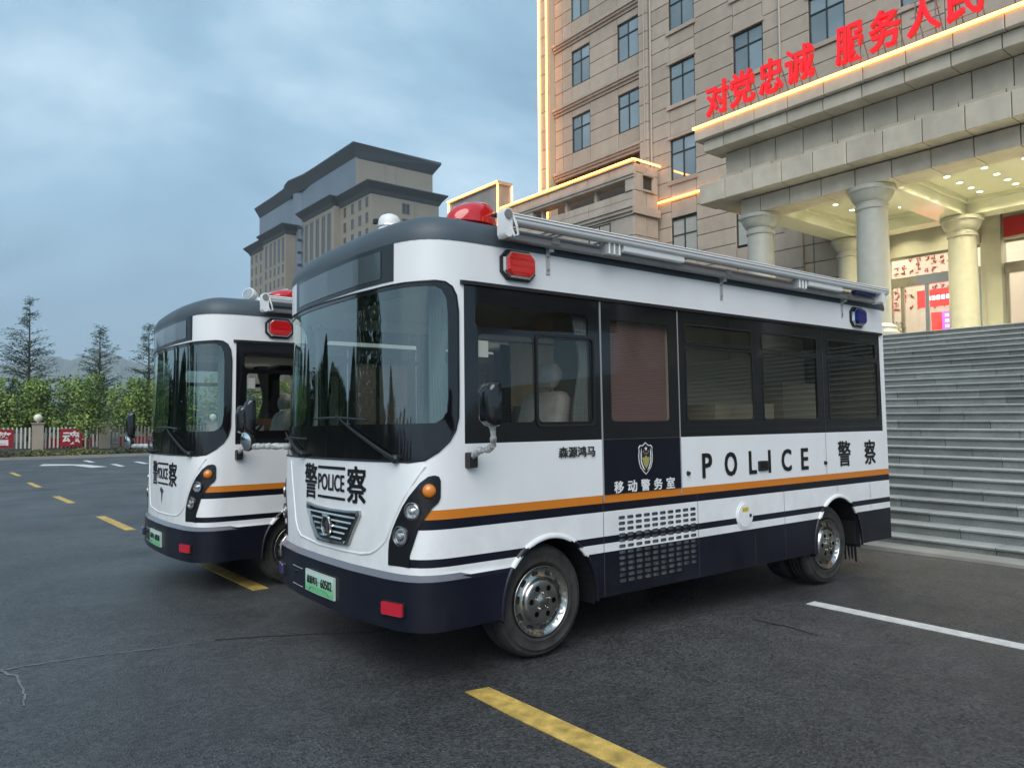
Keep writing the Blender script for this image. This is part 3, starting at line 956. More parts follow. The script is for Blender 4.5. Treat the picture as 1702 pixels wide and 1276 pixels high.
    for k in range(9):
        w = .05; x = 4.64
        mb.add([(x + .01, -1.12 + k * .035, .36), (x + .01, -1.12 + k * .035 + .033, .36), (x + .03, -1.12 + k * .035 + .03, .16 + .03 * (k % 3)), (x + .03, -1.12 + k * .035 + .012, .15 + .02 * (k % 2))], [(0, 1, 2, 3)])
    mb.box(4.64, 4.655, -1.12, -.78, .33, .8)
    mb.obj('mud_flap', BLACK, root)
    # ---- interior
    mb = MB(); mb.box(.22, 5.25, -1.11, 1.11, 2.52, 2.54)
    mb.obj('ceiling_lining', INTER, root)
    mb = MB(); mb.box(5.22, 5.25, -1.12, 1.12, .87, 2.52); mb.obj('rear_lining', mat('rear_board', (.11, .10, .08), .7), root)
    mb = MB(); mb.box(1.95, 1.98, -1.12, .25, .87, 2.52); mb.box(1.98, 5.2, -.30, -.27, .87, 2.48)  # lengthwise panel is added to brighten the view through the rear side windows
    mb.obj('partition_and_fill', INTER, root)
    mb = MB()
    mb.box(2.1, 5.1, .75, 1.1, .87, 1.75); mb.box(3.0, 3.9, -.75, -.31, .87, 1.72); mb.box(4.3, 4.9, -.6, -.31, .87, 1.95)
    mb.obj('cabinet', mat('cabinet_board', (.30, .27, .20), .6), root)
    mb = MB(); dashp = [(.12, 1.25), (-.22, 1.25), (-.26, 1.33), (-.1, 1.47), (.14, 1.44), (.2, 1.3)]
    mb.prism(dashp, lambda a, b: (a, -.86, b), lambda a, b: (a, .86, b))
    mb.obj('dashboard', mat('dash_grey', (.05, .05, .052), .6), root)
    sw = MB(); c = Vector((.30, -.55, 1.52)); ax = Vector((-.55, 0, .83)); a1 = Vector((0, 1, 0)); b1 = ax.cross(a1)
    sw.tube([c + (a1 * math.cos(2 * math.pi * k / 24) + b1 * math.sin(2 * math.pi * k / 24)) * .21 for k in range(25)], .014, 6)
    sw.tube([c - a1 * .2, c + a1 * .2], .012, 5); sw.tube([c, (.15, -.55, 1.3)], .03, 6)
    sw.obj('steering_wheel', BLACK, root)
    for yy in (-.62, .55):
        st = MB()
        def rb(x0, x1, y0, y1, z0_, z1_, lean=0.0, r=.05):
            rings = []
            for zz, ins in ((z0_, .03), (z0_ + .05, 0), ((z0_ + z1_) / 2, -.01), (z1_ - .06, 0.0), (z1_ - .015, .04), (z1_, .09)):
                ls = lean * (zz - z0_)
                rings.append([(px + ls, py, zz) for px, py in rrect(x0 + ins * .5, x1 - ins * .5, y0 + ins, y1 - ins, min(r, (x1 - x0) / 2 - ins * .5 - .005), 3)])
            st.loft(rings)
        rb(.62, 1.12, yy - .25, yy + .25, 1.22, 1.38)
        rb(.98, 1.11, yy - .245, yy + .245, 1.36, 1.80, .22)
        seat = st.obj('seat', SEAT, root); auto_smooth(seat, 50)
        st = MB(); rb(1.08, 1.18, yy - .14, yy + .14, 1.83, 2.02, .12, .04)
        hd = st.obj('headrest', SEAT, seat); auto_smooth(hd, 50)
        st = MB()
        for q in (-.07, .07):
            st.tube([(1.10, yy + q, 1.75), (1.125, yy + q, 1.88)], .007, 6)
        st.obj('headrest_post', CHROME, seat)
        st = MB(); st.box(.75, 1.05, yy - .15, yy + .15, .87, 1.22); st.obj('seat_base', BLACK, seat)
    # curtains
    def curtain(pts, z0_, z1_, pinch=None):
        mb = MB(); rings = []
        zs = [z0_ + (z1_ - z0_) * k / 10 for k in range(11)]
        n = 40
        (xa, ya), (xb, yb) = pts
        for zz in zs:
            k = 1.0
            if pinch:
                k = .45 + .55 * min(1, abs(zz - pinch) / .35)
            row = []
            for i in range(n + 1):
                f = i / n
                row.append((xb + (xa - xb) * f * k, yb + (ya - yb) * f * k + .014 * math.sin(i * 1.35), zz))
            rings.append(row)
        mb.loft(rings, 0, False, False, closed=False)
        o = mb.obj('curtain', CURT, root, smooth=True)
    curtain([(.97, -1.09), (1.12, -1.09)], 1.5, 2.4, 1.98)
    curtain([(.06, -1.07), (-.06, -.88)], 1.52, 2.42, 2.0)
    curtain([(.06, 1.07), (-.06, .88)], 1.52, 2.42, 2.0)
    curtain([(.97, 1.09), (1.12, 1.09)], 1.5, 2.4, 1.98)
    for xa, xb in ((2.06, 3.05), (3.09, 4.06), (4.14, 5.18)):
        mb = MB(); n = 26
        mb.loft([[(xa + (xb - xa) * k / n, 1.06 + .018 * math.sin(k * 1.5), zz) for k in range(n + 1)] for zz in (1.45, 2.4)], 0, False, False, closed=False)
        mb.obj('window_curtain', mat('curtain_beige', (.46, .41, .32), .85), root, smooth=True)
    if not second:
        mb = MB(); mb.box(2.25, 2.75, -.2, .3, 2.495, 2.52); mb.obj('ceiling_light', PANELL, root)
    else:
        mb = MB(); mb.box(1.0, 1.5, -.1, .5, 2.495, 2.52); mb.obj('ceiling_light', PANELL, root)
        mb = MB(); mb.box(.72, 1.0, .9, .93, 1.5, 1.63); mb.obj('name_board', mat('board_white', (.6, .62, .62), .5), root)
        mb = MB(); mb.box(.5, 1.2, .98, 1.05, 1.5, 1.72); mb.obj('side_board', WOODI, root)
    mb = MB(); mb.quad((.14, -1.138, 1.98), (.225, -1.138, 1.98), (.225, -1.138, 2.085), (.14, -1.138, 2.085)); mb.obj('sticker', mat('paper_white', (.75, .75, .74), .6), root)
    # ---- front lettering
    B = .0055
    dz = -.035 if second else 0
    letters('警', -.340, -.118, 1.045 + dz, 1.298 + dz, .004, DECAL, root, B)
    letters('察', .335, .562, 1.055 + dz, 1.298 + dz, .004, DECAL, root, B)
    letters('POLICE', -.098, .298, 1.118 + dz, 1.232 + dz, .004, DECAL, root, .003)
    for za, zb in ((1.265, 1.285), (1.062, 1.08)):
        patch([(-.104 + .0412 * k, za + dz) for k in range(11)] + [(.308 - .0412 * k, zb + dz) for k in range(11)], .004).obj('lettering_bar', DECAL, root, fix=False)
    # bonnet groove
    G = [(-.70, 1.30), (-.66, 1.16), (-.61, 1.027), (-.56, .853), (-.50, .785), (-.421, .75), (-.085, .728), (.269, .732), (.50, .738), (.60, .755), (.668, .786), (.725, .825), (.759, .856), (.80, .93), (.825, .982), (.899, 1.106), (.987, 1.226), (1.05, 1.31)]
    mb = MB(); mb.tube([onsurf(s, z, -.004) for s, z in G], .011, 8)
    auto_smooth(mb.obj('bonnet_crease', WHITE, root), 60)
    if not second:
        gp = [(-.269, 1.018), (-.12, 1.004), (.12, .999), (.35, 1.004), (.500, 1.014), (.508, .985), (.44, .89), (.375, .79), (.35, .776), (.12, .764), (-.09, .765), (-.12, .778), (-.20, .87), (-.272, .985)]
        gi = [(.12 + (s - .12) * .88, .888 + (z - .888) * .80) for s, z in gp]
        grl = MB()
        n = len(gp)
        grl.loft([[onsurf(*p, -.01) for p in gp], [onsurf(*p, .02) for p in gp], [onsurf(.12 + (s - .12) * .94, .888 + (z - .888) * .9, .028) for s, z in gp], [onsurf(*p, .012) for p in gi]], 0, False, False)
        gr = grl.obj('grille', mat('grille_chrome', (.38, .38, .37), .2, metal=1.0), root)
        mb = MB(); mb.add([onsurf(*p, .006) for p in gi], [tuple(range(n))]); mb.obj('grille_backing', BLACK, gr)
        for k in range(5):
            z = .965 - .038 * k
            hw = .335 - .042 * k
            mb = MB()
            ss = [.12 - hw + 2 * hw * q / 10 for q in range(11)]
            mb.loft([[onsurf(s, z - .012, .010), onsurf(s, z - .007, .022), onsurf(s, z + .004, .018), onsurf(s, z + .009, .008)] for s in ss])
            mb.obj('grille_bar', CHROME, gr)
        mb = MB(); pts = [onsurf(.083 + .062 * math.cos(2 * math.pi * k / 24), .88 + .065 * math.sin(2 * math.pi * k / 24), .026) for k in range(25)]
        mb.tube(pts, .009, 6)
        mb.obj('emblem_ring', CHROME, gr)
        mb = MB(); front_slab(mb, ell(.083, .88, .056, .06, 20), .015, .024)
        mb.obj('emblem_disc', BLACK, gr)
        mb = MB()   # small horse head mark
        hm = [(.05, .845), (.075, .85), (.085, .87), (.068, .88), (.063, .893), (.078, .915), (.098, .922), (.115, .905), (.118, .88), (.108, .85), (.12, .84), (.09, .833)]
        v, T = cdt(hm); mb.add([onsurf(p.x, p.y, .027) for p in v], T); mb.obj('emblem_mark', mat('emblem_grey', (.2, .2, .2), .3, metal=.8), gr, fix=False)
    else:
        mb = MB()
        hm = [(.02, .97), (.06, 1.0), (.10, .985), (.135, .975), (.15, .955), (.115, .945), (.10, .90), (.085, .85), (.075, .82), (.072, .87), (.07, .93), (.045, .945)]
        v, T = cdt(hm); mb.add([onsurf(p.x, p.y, .006) for p in v], T); mb.obj('bird_emblem', mat('emblem_grey', (.2, .2, .2), .3, metal=.8), root, fix=False)
    # number plate
    pl = [(-.213 + .0455 * k, .40) for k in range(11)] + [(.242 - .0455 * k, .548) for k in range(11)]
    po = .05 if not second else .05
    mb = MB()
    patch(pl, po, mb=mb, mi=0, thick=.012)
    for k in range(6):
        z0_, z1_ = .407 + .0225 * k, .407 + .0225 * (k + 1)
        patch([(-.205 + .044 * q, z0_) for q in range(11)] + [(.235 - .044 * q, z1_) for q in range(11)], po + .002, mb=mb, mi=1 + k)
    pm = [mat('plate_rim', (.5, .6, .54), .4)]
    for k in range(6):
        f = k / 5
        pm.append(mat('plate_green_%d' % k, (.13 + .42 * f, .50 + .20 * f, .20 + .42 * f), .4))
    plate = mb.obj('number_plate', pm, root, fix=False)
    if not second:
        letters('森源鸿马', -.175, .005, .458, .515, po + .004, DECAL, plate, .0015)
        letters('·', .022, .034, .482, .492, po + .004, DECAL, plate)
        letters('60502', .05, .215, .456, .517, po + .004, DECAL, plate, .002)
    else:
        letters('森源鸿马', -.175, .005, .458, .515, po + .004, DECAL, plate, .0015)
        letters('·60508', .02, .215, .456, .517, po + .004, DECAL, plate, .002)
    mb = MB(); A = [(-.14, .407), (-.125, .43), (-.10, .438), (.12, .438), (.15, .43), (.175, .407)]
    mb.tube([onsurf(*p, po + .003) for p in A], .0022, 4); mb.obj('plate_line', mat('plate_dark', (.03, .16, .06), .5), plate)
    # lamps in the front bumper
    def block(poly, d0, d1, name, m):
        mb = MB(); front_slab(mb, poly, d0, d1, 0, .06); return mb.obj(name, m, root)
    o = block(rrect(.772, .95, .415, .508, .01, 2), .02, .052, 'fog_lamp', BLACK)
    mb = MB(); front_slab(mb, rrect(.782, .94, .424, .50, .008, 2), .05, .062, 0, .03); mb.obj('fog_lamp_lens', REDF, o)
    o = block(rrect(-.86, -.72, .41, .505, .01, 2), .02, .052, 'fog_lamp', BLACK)
    mb = MB(); front_slab(mb, rrect(-.85, -.73, .418, .497, .008, 2), .05, .062, 0, .03); mb.obj('fog_lamp_lens', mat('violet_lens', (.05, .03, .16), .2, coat=.8), o)
    mb = MB()
    for za in (.525, .395):
        front_slab(mb, [(-.50, za), (-.30, za), (-.30, za + .006), (-.50, za + .006)], .03, .038)
    mb.obj('tow_cover_edge', mat('edge_pale', (.4, .4, .42), .4), root)
    mb = MB(); front_disc(mb, -.43, .49, [(.012, .03), (.012, .045), (.004, .046)]); mb.obj('tow_bolt', mat('bolt_grey', (.1, .1, .1), .3, metal=1), root)
    # headlamp clusters
    for sg in (1, -1):
        tp = [(sg * s, z) for s, z in TRIM][::sg]
        mb = patch(tp, .007, .04, thick=.007)
        tr = mb.obj('headlamp_trim', BLACKG, root); auto_smooth(tr, 40)
        cl = MB(); front_disc(cl, sg * 1.073, 1.162, [(.046, .002), (.046, .012), (.038, .016)], 0)
        auto_smooth(cl.obj('turn_lamp_bezel', BLACK, tr), 40)
        cl = MB(); front_disc(cl, sg * 1.073, 1.162, [(.041, .010), (.041, .018), (.034, .03), (.018, .038), (.002, .04)], 0)
        auto_smooth(cl.obj('turn_lamp', AMBER, tr), 60)
        for (s, z), r in (((.975, 1.042), .048), ((.892, .889), .056)):
            cl = MB(); front_disc(cl, sg * s, z, [(r + .006, .004), (r + .006, .016), (r, .018), (r * .96, .004)], 0)
            auto_smooth(cl.obj('headlamp_bezel', mat('bezel_grey', (.25, .25, .26), .25, metal=.9), tr), 40)
            cl = MB(); front_disc(cl, sg * s, z, [(r * .98, .004), (r * .8, .008), (r * .42, .006), (r * .38, .02), (r * .2, .026), (.001, .027)], 0)
            hl = cl.obj('headlamp', LAMPG, tr); auto_smooth(hl, 30)
    # ---- near side lettering
    for ch, (xa, xb) in zip('POLICE', POLX):
        letters(ch, SX(xa), SX(xb), 1.105, 1.302, .004, DECAL, root, .0075 if ch != 'I' else .0)
    for ch, xa, xb in (('警', 4.322, 4.556), ('察', 4.82, 5.04)):
        letters(ch, SX(xa), SX(xb), 1.107, 1.352, .004, DECAL, root, .006)
    letters('森源鸿马', SX(.782), SX(1.122), 1.322, 1.396, .008, DECALG, root, .003)
    for k, ch in enumerate('移动警务室'):
        xa = 1.296 + .1385 * k
        letters(ch, SX(xa), SX(xa + .098), 1.05, 1.136, .010, DECALW, root, .003)
    # badge on the door
    def badge(m, pts, off, name='police_badge', par=None):
        mb = MB(); v, T = cdt(pts); mb.add([side(1.632 + .078 * p.x, 1.288 + .121 * p.y, off) for p in v], T)
        return mb.obj(name, m, par or root, fix=False)
    sh = [(0, -1), (.35, -.82), (.75, -.55), (.95, -.2), (1, .15), (.93, .5), (.98, .68), (.75, .83), (.45, .8), (.2, .9), (0, 1), (-.2, .9), (-.45, .8), (-.75, .83), (-.98, .68), (-.93, .5), (-1, .15), (-.95, -.2), (-.75, -.55), (-.35, -.82)]
    bd = badge(DECALW, sh, .008)
    badge(NAVY, [(x * .9, y * .93) for x, y in sh], .0095, 'badge_field', bd)
    badge(mat('badge_brown', (.03, .022, .012), .4), [(x * .52, y * .62 + .05) for x, y in sh], .011, 'badge_core', bd)
    badge(GOLD, [(0, -.62), (.28, -.42), (.5, -.08), (.52, .08), (.2, .06), (0, .2), (-.2, .06), (-.52, .08), (-.5, -.08), (-.28, -.42)], .0125, 'badge_arms', bd)
    star = [((.24 if k % 2 == 0 else .1) * math.sin(math.pi * k / 5) * 1.0, .6 + (.16 if k % 2 == 0 else .065) * math.cos(math.pi * k / 5)) for k in range(10)]
    badge(DECALW, star[::-1], .0125, 'badge_star', bd)
    for sx in (-1, 1):
        w = [(sx * .1, -.75), (sx * .45, -.6), (sx * .74, -.2), (sx * .74, .3), (sx * .6, .68), (sx * .58, .3), (sx * .6, -.15), (sx * .35, -.52)]
        badge(DECALW, w if sx > 0 else w[::-1], .0125, 'badge_wreath', bd)
        for q in ((.14, .30), (.36, .42)):
            badge(DECALW, ell(sx * q[0], q[1], .05, .035, 6), .0125, 'small_star', bd)
    # handle and locks
    mb = MB(); slab(mb, rrect(3.035, 3.165, 1.125, 1.212, .012, 3), 0, .016, 0, .04); h = mb.obj('door_handle', BLACK, root)
    mb = MB(); slab(mb, rrect(3.065, 3.14, 1.152, 1.198, .008, 2), .0165, .0185); mb.obj('handle_recess', mat('recess_black', (.004, .004, .004), .6), h)
    for x in (2.115, 4.09):
        mb = MB(); slab(mb, ell(x, 1.153, .017, .02, 12), 0, .02, 0, .3); mb.obj('lock', BLACK, root)
    # warning lamps on the sides
    def warn(x0, x1, z0_, z1_, lens, w=.05):
        mb = MB(); slab(mb, chamf(x0, x1, z0_, z1_, w), 0, .022)
        base = mb.obj('warning_lamp', BLACK, root)
        mb = MB(); slab(mb, chamf(x0 + .012, x1 - .012, z0_ + .01, z1_ - .01, w * .9), .022, .045, 0, .06); mb.obj('lamp_bezel', CHROME, base)
        mb = MB()
        slab(mb, chamf(x0 + .03, x1 - .03, z0_ + .025, z1_ - .025, w * .7), .04, .065, 0, .06)
        zc = (z0_ + z1_) / 2
        for q in range(3):
            zz = z0_ + (z1_ - z0_) * (.28 + .22 * q)
            mb.box(x0 + .05, x1 - .05, -1.15 - .071, -1.15 - .06, zz - .009, zz + .009)
        mb.obj('lamp_lens', lens, base)
    warn(.315, .595, 2.49, 2.69, REDL)
    warn(4.645, 4.90, 2.485, 2.685, BLUEL)
    # ---- awning
    aw = thing_part('awning', root)
    A0 = 2.72; 
    def bar(x0, x1, y0, y1, z0_, z1_, name, m, r=.0):
        mb = MB()
        if r:
            ring = lambda x: [(x, a, b) for a, b in rrect(y0, y1, z0_, z1_, r, 4)]
            mb.loft([ring(x0), ring(x1)]); o = mb.obj(name, m, aw); auto_smooth(o, 40); return o
        mb.box(x0, x1, y0, y1, z0_, z1_); return mb.obj(name, m, aw)
    bar(.29, 5.14, -1.315, -1.225, 2.822, 2.894, 'roller_tube', ALUW, .026)
    bar(.30, 5.14, -1.3175, -1.30, 2.852, 2.860, 'tube_groove', ALUD)
    bar(.30, 5.14, -1.3175, -1.30, 2.876, 2.880, 'tube_groove', ALUD)
    bar(.27, 5.14, -1.24, -1.13, 2.896, 2.91, 'awning_cover', BLACK)
    bar(.28, 5.0, -1.235, -1.185, 2.735, 2.785, 'support_bar', ALUD, .012)
    mb = MB(); mb.prism(rrect(.235, .295, 2.725, 2.91, .029, 5), lambda a, b: (a, -1.24, b), lambda a, b: (a + .0, -1.325, b)); o = mb.obj('end_cap', ALUW, aw); auto_smooth(o, 40)
    mb = MB(); mb.prism(ell(.26, 2.868, .028, .03, 16), lambda a, b: (a, -1.322, b), lambda a, b: (a, -1.335, b)); mb.obj('cap_disc', ALUD, aw)
    mb = MB(); mb.tube([(.295, -1.325, 2.87), (.315, -1.34, 2.80), (.33, -1.335, 2.745), (.305, -1.33, 2.735), (.285, -1.325, 2.78)], .008, 6); mb.obj('crank_loop', ALUW, aw)
    mb = MB(); mb.prism(rrect(5.0, 5.06, 2.73, 2.88, .02, 3), lambda a, b: (a, -1.20, b), lambda a, b: (a, -1.31, b)); mb.obj('end_plate', ALUW, aw)
    for x0, x1, z0_ in ((1.32, 1.98, 2.775), (3.70, 4.28, 2.775)):
        bar(x0, x1, -1.29, -1.235, z0_, z0_ + .05, 'folding_arm', ALUW, .01)
        bar(x0 - .17, x0 - .02, -1.28, -1.22, z0_ - .035, z0_ + .045, 'arm_joint', mat('joint_grey', (.40, .40, .39), .45, metal=.3))
        mb = MB()
        for q in range(3):
            mb.tube([(x0 - .14 + .05 * q, -1.285, z0_ - .03), (x0 - .14 + .05 * q, -1.285, z0_ + .05)], .007, 6)
        mb.obj('arm_pin', ALUW, aw)
    mb = MB(); mb.prism(rrect(4.55, 4.95, 2.79, 2.825, .012, 3), lambda a, b: (a, -1.23, b), lambda a, b: (a, -1.275, b)); mb.obj('motor', mat('motor_blue', (.02, .025, .12), .35), aw)
    for x in (.72, 2.60, 4.50):
        mb = MB()
        mb.box(x - .016, x + .016, -1.158, -1.1505, 2.565, 2.76)
        mb.box(x - .02, x + .02, -1.20, -1.158, 2.715, 2.765)
        mb.add([(x - .004, -1.158, 2.68), (x + .004, -1.158, 2.68), (x + .004, -1.205, 2.76), (x - .004, -1.205, 2.76), (x - .004, -1.158, 2.76), (x + .004, -1.158, 2.76)], [(0, 1, 2, 3), (0, 4, 3), (1, 5, 2), (3, 2, 5, 4)])
        o = mb.obj('awning_bracket', ALU, aw)
        mb = MB()
        for z in (2.595, 2.685):
            mb.prism(ell(x, z, .008, .008, 8), lambda a, b: (a, -1.1585, b), lambda a, b: (a, -1.164, b))
        mb.box(x - .03, x + .035, -1.245, -1.205, 2.755, 2.80)
        mb.obj('bracket_bolt', ALUD, aw)
    # ---- roof beacon and camera dome
    mb = MB()
    rings = []
    bco, bsc = (.30, .9) if second else (0, 1)
    prof = [(0.0, 1.0), (.03, 1.0), (.07, .93), (.11, .8), (.145, .58), (.165, .3), (.17, .05)]
    for h, k in prof:
        ring = []
        for q in range(24):
            a = 2 * math.pi * q / 24
            bx = (.19 * math.cos(a)) * k + .10 * (1 - k)
            ring.append((bco + .27 + bsc * bx, -.90 + bsc * .12 * math.sin(a) * min(1, k * 1.12), 2.895 + bsc * h * .95))
        rings.append(ring)
    mb.loft(rings)
    bc = mb.obj('roof_beacon', REDL, root); auto_smooth(bc, 50)
    mb = MB(); mb.box(bco + .10, bco + .45, -.99, -.80, 2.85, 2.893); mb.obj('beacon_base', BLACK, bc)
    mb = MB(); mb.tube([(.07, -1.10, 2.80), (.14, -1.05, 2.85), (.3, -1.04, 2.865), (.5, -1.05, 2.86)], .006, 5); mb.obj('beacon_cable', mat('cable_copper', (.2, .1, .05), .4), bc)
    if not second:
        mb = MB(); mb.lathe([(.095, 0), (.092, .05), (.085, .055), (.083, .14), (.078, .165), (.06, .19), (.03, .203), (.002, .206)], (.06, -.13, 2.915), (0, 0, 1), 28)
        dm = mb.obj('roof_camera', mat('camera_white', (.75, .75, .74), .4), root); auto_smooth(dm, 45)
        mb = MB(); mb.lathe([(.087, .10), (.09, .105), (.087, .115)], (.06, -.13, 2.915), (0, 0, 1), 28); mb.obj('camera_ring', ALU, dm)
        mb = MB(); mb.box(-.035, -.01, -.09, -.05, 3.05, 3.085); mb.obj('camera_lens', BLACK, dm)
    else:
        ms = MB()
        ms.tube([(.62, -.45, 2.87), (.48, -.40, 3.0)], .04, 8)
        mast = ms.obj('lamp_mast', ALUW, root)
        mb = MB(); mb.lathe([(.02, -.03), (.065, -.02), (.075, .02), (.075, .07), (.065, .085)], (.44, -.36, 3.03), (-.70, -.55, .3), 20); auto_smooth(mb.obj('mast_lamp', ALUW, mast), 40)
        mb = MB(); mb.lathe([(.066, .08), (.055, .09), (.001, .094)], (.44, -.36, 3.03), (-.70, -.55, .3), 20); mb.obj('mast_lamp_glass', LAMPG, mast)
        mb = MB(); mb.tube([(.30, -.10, 2.9), (.40, -.3, 2.98)], .02, 6); mb.tube([(.62, -.5, 2.9), (.52, -.62, 3.03), (.7, -.75, 3.08)], .010, 6); mb.box(.40, .47, -.30, -.22, 2.88, 2.96); mb.obj('mast_strut', ALU, mast)
        mb = MB(); mb.prism([(-.1, 2.90), (.15, 2.90), (.12, 2.95), (-.05, 2.985), (-.1, 2.97)], lambda a, b: (a, .32, b), lambda a, b: (a, .50, b)); mb.obj('roof_sensor', BLACK, root)
        mb = MB(); mb.box(-.05, .05, .68, .76, 2.88, 2.925); mb.obj('roof_sensor', BLACK, root)
    # ---- mirrors
    mr = thing_part('mirror', root)
    c = Vector((.0, -1.47, 1.672))
    mb = MB(); rings = []
    def mring(x, k):
        return [(x, c.y + a * k, c.z + b * k) for a, b in rrect(-.075, .075, -.133, .133, .045, 5)]
    # head faces rearwards, back of the shell to the front
    for x, k in ((-.055, .45), (-.045, .75), (-.025, .93), (.0, 1.0), (.03, .98)):
        rings.append(mring(x, k))
    mb.loft(rings)
    o = mb.obj('mirror_shell', BLACKG, mr); auto_smooth(o, 50)
    mb = MB(); mb.add(mring(.0315, .9), [tuple(range(24))]); mb.obj('mirror_glass', MIRR, mr)
    mb = MB(); slab(mb, rrect(.03, .095, 1.285, 1.385, .012, 3), 0, .05, 0, .1); o = mb.obj('mirror_bracket', BLACK, mr); auto_smooth(o, 30)
    mb = MB()
    pts = [(.062, -1.19, 1.36), (.064, -1.25, 1.395), (.06, -1.36, 1.405), (.045, -1.43, 1.43), (.025, -1.46, 1.49), (.01, -1.47, 1.56)]
    r_ = random.Random(5)
    dense = []
    for a, b in zip(pts, pts[1:]):
        for q in range(4):
            dense.append(Vector(a).lerp(Vector(b), q / 4))
    dense.append(Vector(pts[-1]))
    mb.tube(dense, [.019 + r_.uniform(-.004, .005) for _ in dense], 9)
    mb.obj('mirror_stalk', WRAP, mr)
    # far side mirror on a long wrapped arm
    mf = thing_part('mirror', root)
    pts = [Vector((-.12, .98, 1.37)), Vector((-.22, 1.12, 1.40)), Vector((-.30, 1.28, 1.405)), Vector((-.36, 1.46, 1.405)), Vector((-.38, 1.58, 1.40))]
    dense = []
    for a, b in zip(pts, pts[1:]):
        for q in range(5):
            dense.append(a.lerp(b, q / 5))
    dense.append(pts[-1])
    mb = MB(); mb.tube(dense, [.024 + r_.uniform(-.006, .006) for _ in dense], 9); mb.obj('mirror_arm', WRAP, mf)
    mb = MB(); mb.box(-.16, -.08, .95, 1.02, 1.29, 1.44); mb.obj('mirror_bracket', BLACK, mf)
    c2 = Vector((-.38, 1.66, 1.66))
    mb = MB()
    def m2(x, k): return [(c2.x + x, c2.y + a * k, c2.z + b * k) for a, b in rrect(-.05, .05, -.17, .17, .045, 5)]
    mb.loft([m2(-.06, .4), m2(-.045, .75), m2(-.02, .94), (m2(.01, 1.0)), m2(.03, .98)]); o = mb.obj('mirror_shell', BLACKG, mf); auto_smooth(o, 50)
    mb = MB(); mb.add(m2(.0315, .9), [tuple(range(24))]); mb.obj('mirror_glass', MIRR, mf)
    mb = MB(); mb.tube([pts[-1], (-.38, 1.64, 1.44), (-.38, 1.66, 1.52)], .016, 8); mb.obj('mirror_joint', BLACK, mf)
    mb = MB(); mb.lathe([(.02, .06), (.06, .045), (.085, .015), (.088, 0), (.084, -.012)], (-.42, 1.63, 1.445), (.75, .2, .1), 24); o = mb.obj('round_mirror', BLACK, mf); auto_smooth(o, 50)
    mb = MB(); mb.lathe([(.083, -.011), (.07, -.02), (.04, -.03), (.001, -.033)], (-.42, 1.63, 1.445), (.75, .2, .1), 24); o = mb.obj('round_mirror_glass', MIRR, mf); auto_smooth(o, 80)
    # ---- wipers
    def wiper(pivot, tip, b0, b1):
        mb = MB()
        p0 = onsurf(*pivot, .03); 
        n = 8
        arm = [onsurf(pivot[0] + (tip[0] - pivot[0]) * k / n, pivot[1] + (tip[1] - pivot[1]) * k / n, .035 - .015 * k / n) for k in range(n + 1)]
        mb.tube(arm, [.016 - .011 * k / n for k in range(n + 1)], 6)
        mb.lathe([(.028, .0), (.028, .03), (.015, .045)], surf(*pivot), normal(*pivot), 12)
        w = mb.obj('wiper', BLACK, root)
        mb = MB(); mb.tube([onsurf(b0[0] + (b1[0] - b0[0]) * k / 10, b0[1] + (b1[1] - b0[1]) * k / 10 + .012 * math.sin(math.pi * k / 10), .014) for k in range(11)], .008, 5)
        mb.obj('wiper_blade', BLACK, w)
    wiper((.865, 1.352), (.191, 1.632), (-.16, 1.615), (.575, 1.592))
    wiper((-.36, 1.36), (-.86, 1.52), (-1.08, 1.46), (-.30, 1.47))
    return root
def thing_part(name, parent):
    o = bpy.data.objects.new(name, None)
    o.empty_display_size = .05
    COL.objects.link(o); o.parent = parent
    return o
POLX = [(2.287, 2.414), (2.573, 2.741), (2.903, 3.014), (3.181, 3.221), (3.38, 3.538), (3.688, 3.808)]
# ------------------------------------------------------------------ stone pieces
STONE = mat('facade_stone', (0.44, 0.365, 0.29), 0.75, var=0.06, vscale=3, objvar=0.10, bump=0.08, bscale=30, dirt=0.10, dscale=1.5)
STONEP = mat('portico_stone', (0.53, 0.465, 0.365), 0.7, var=0.07, vscale=4, objvar=0.08, bump=0.08, bscale=30, dirt=0.13, dscale=2.2)
BACK = mat('joint_backing', (0.06, 0.055, 0.05), 0.9)  # dark backing wall that shows through the stone joints
BEIGE = mat('annex_stone', (0.48, 0.405, 0.33), 0.75, var=0.06, vscale=3, objvar=0.06, dirt=0.18, dscale=1.2)
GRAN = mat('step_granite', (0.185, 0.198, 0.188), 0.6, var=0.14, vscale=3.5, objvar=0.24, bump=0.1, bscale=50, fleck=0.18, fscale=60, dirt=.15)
TREAD_LIT = mat('step_tread_lit', (0.36, 0.37, 0.355), 0.55, var=.12, vscale=3, objvar=.12, fleck=.12, fscale=60)  # treads painted lighter than the risers for the sky light they catch
TRIMW = mat('window_metal', (0.035, 0.04, 0.04), 0.4, metal=.3)
PANE = mat('window_pane', (0.34, 0.375, 0.37), 0.04, metal=0.6, var=0.12, vscale=.8, objvar=.22)
CURTW = mat('window_curtain', (0.42, 0.43, 0.42), 0.8, var=.15, vscale=8)
LED = mat('led_strip', (1, .7, .3), .5, emit=(1.0, 0.36, 0.055), estr=4.5)
STEEL = mat('stainless_steel', (0.55, 0.52, 0.46), 0.25, metal=0.9)
CEIL = mat('portico_ceiling', (0.68, 0.67, 0.52), 0.25, coat=.25)
COLM = mat('column_stone', (0.43, 0.415, 0.35), 0.35, coat=.2, var=.06, vscale=5)
_pc = {}
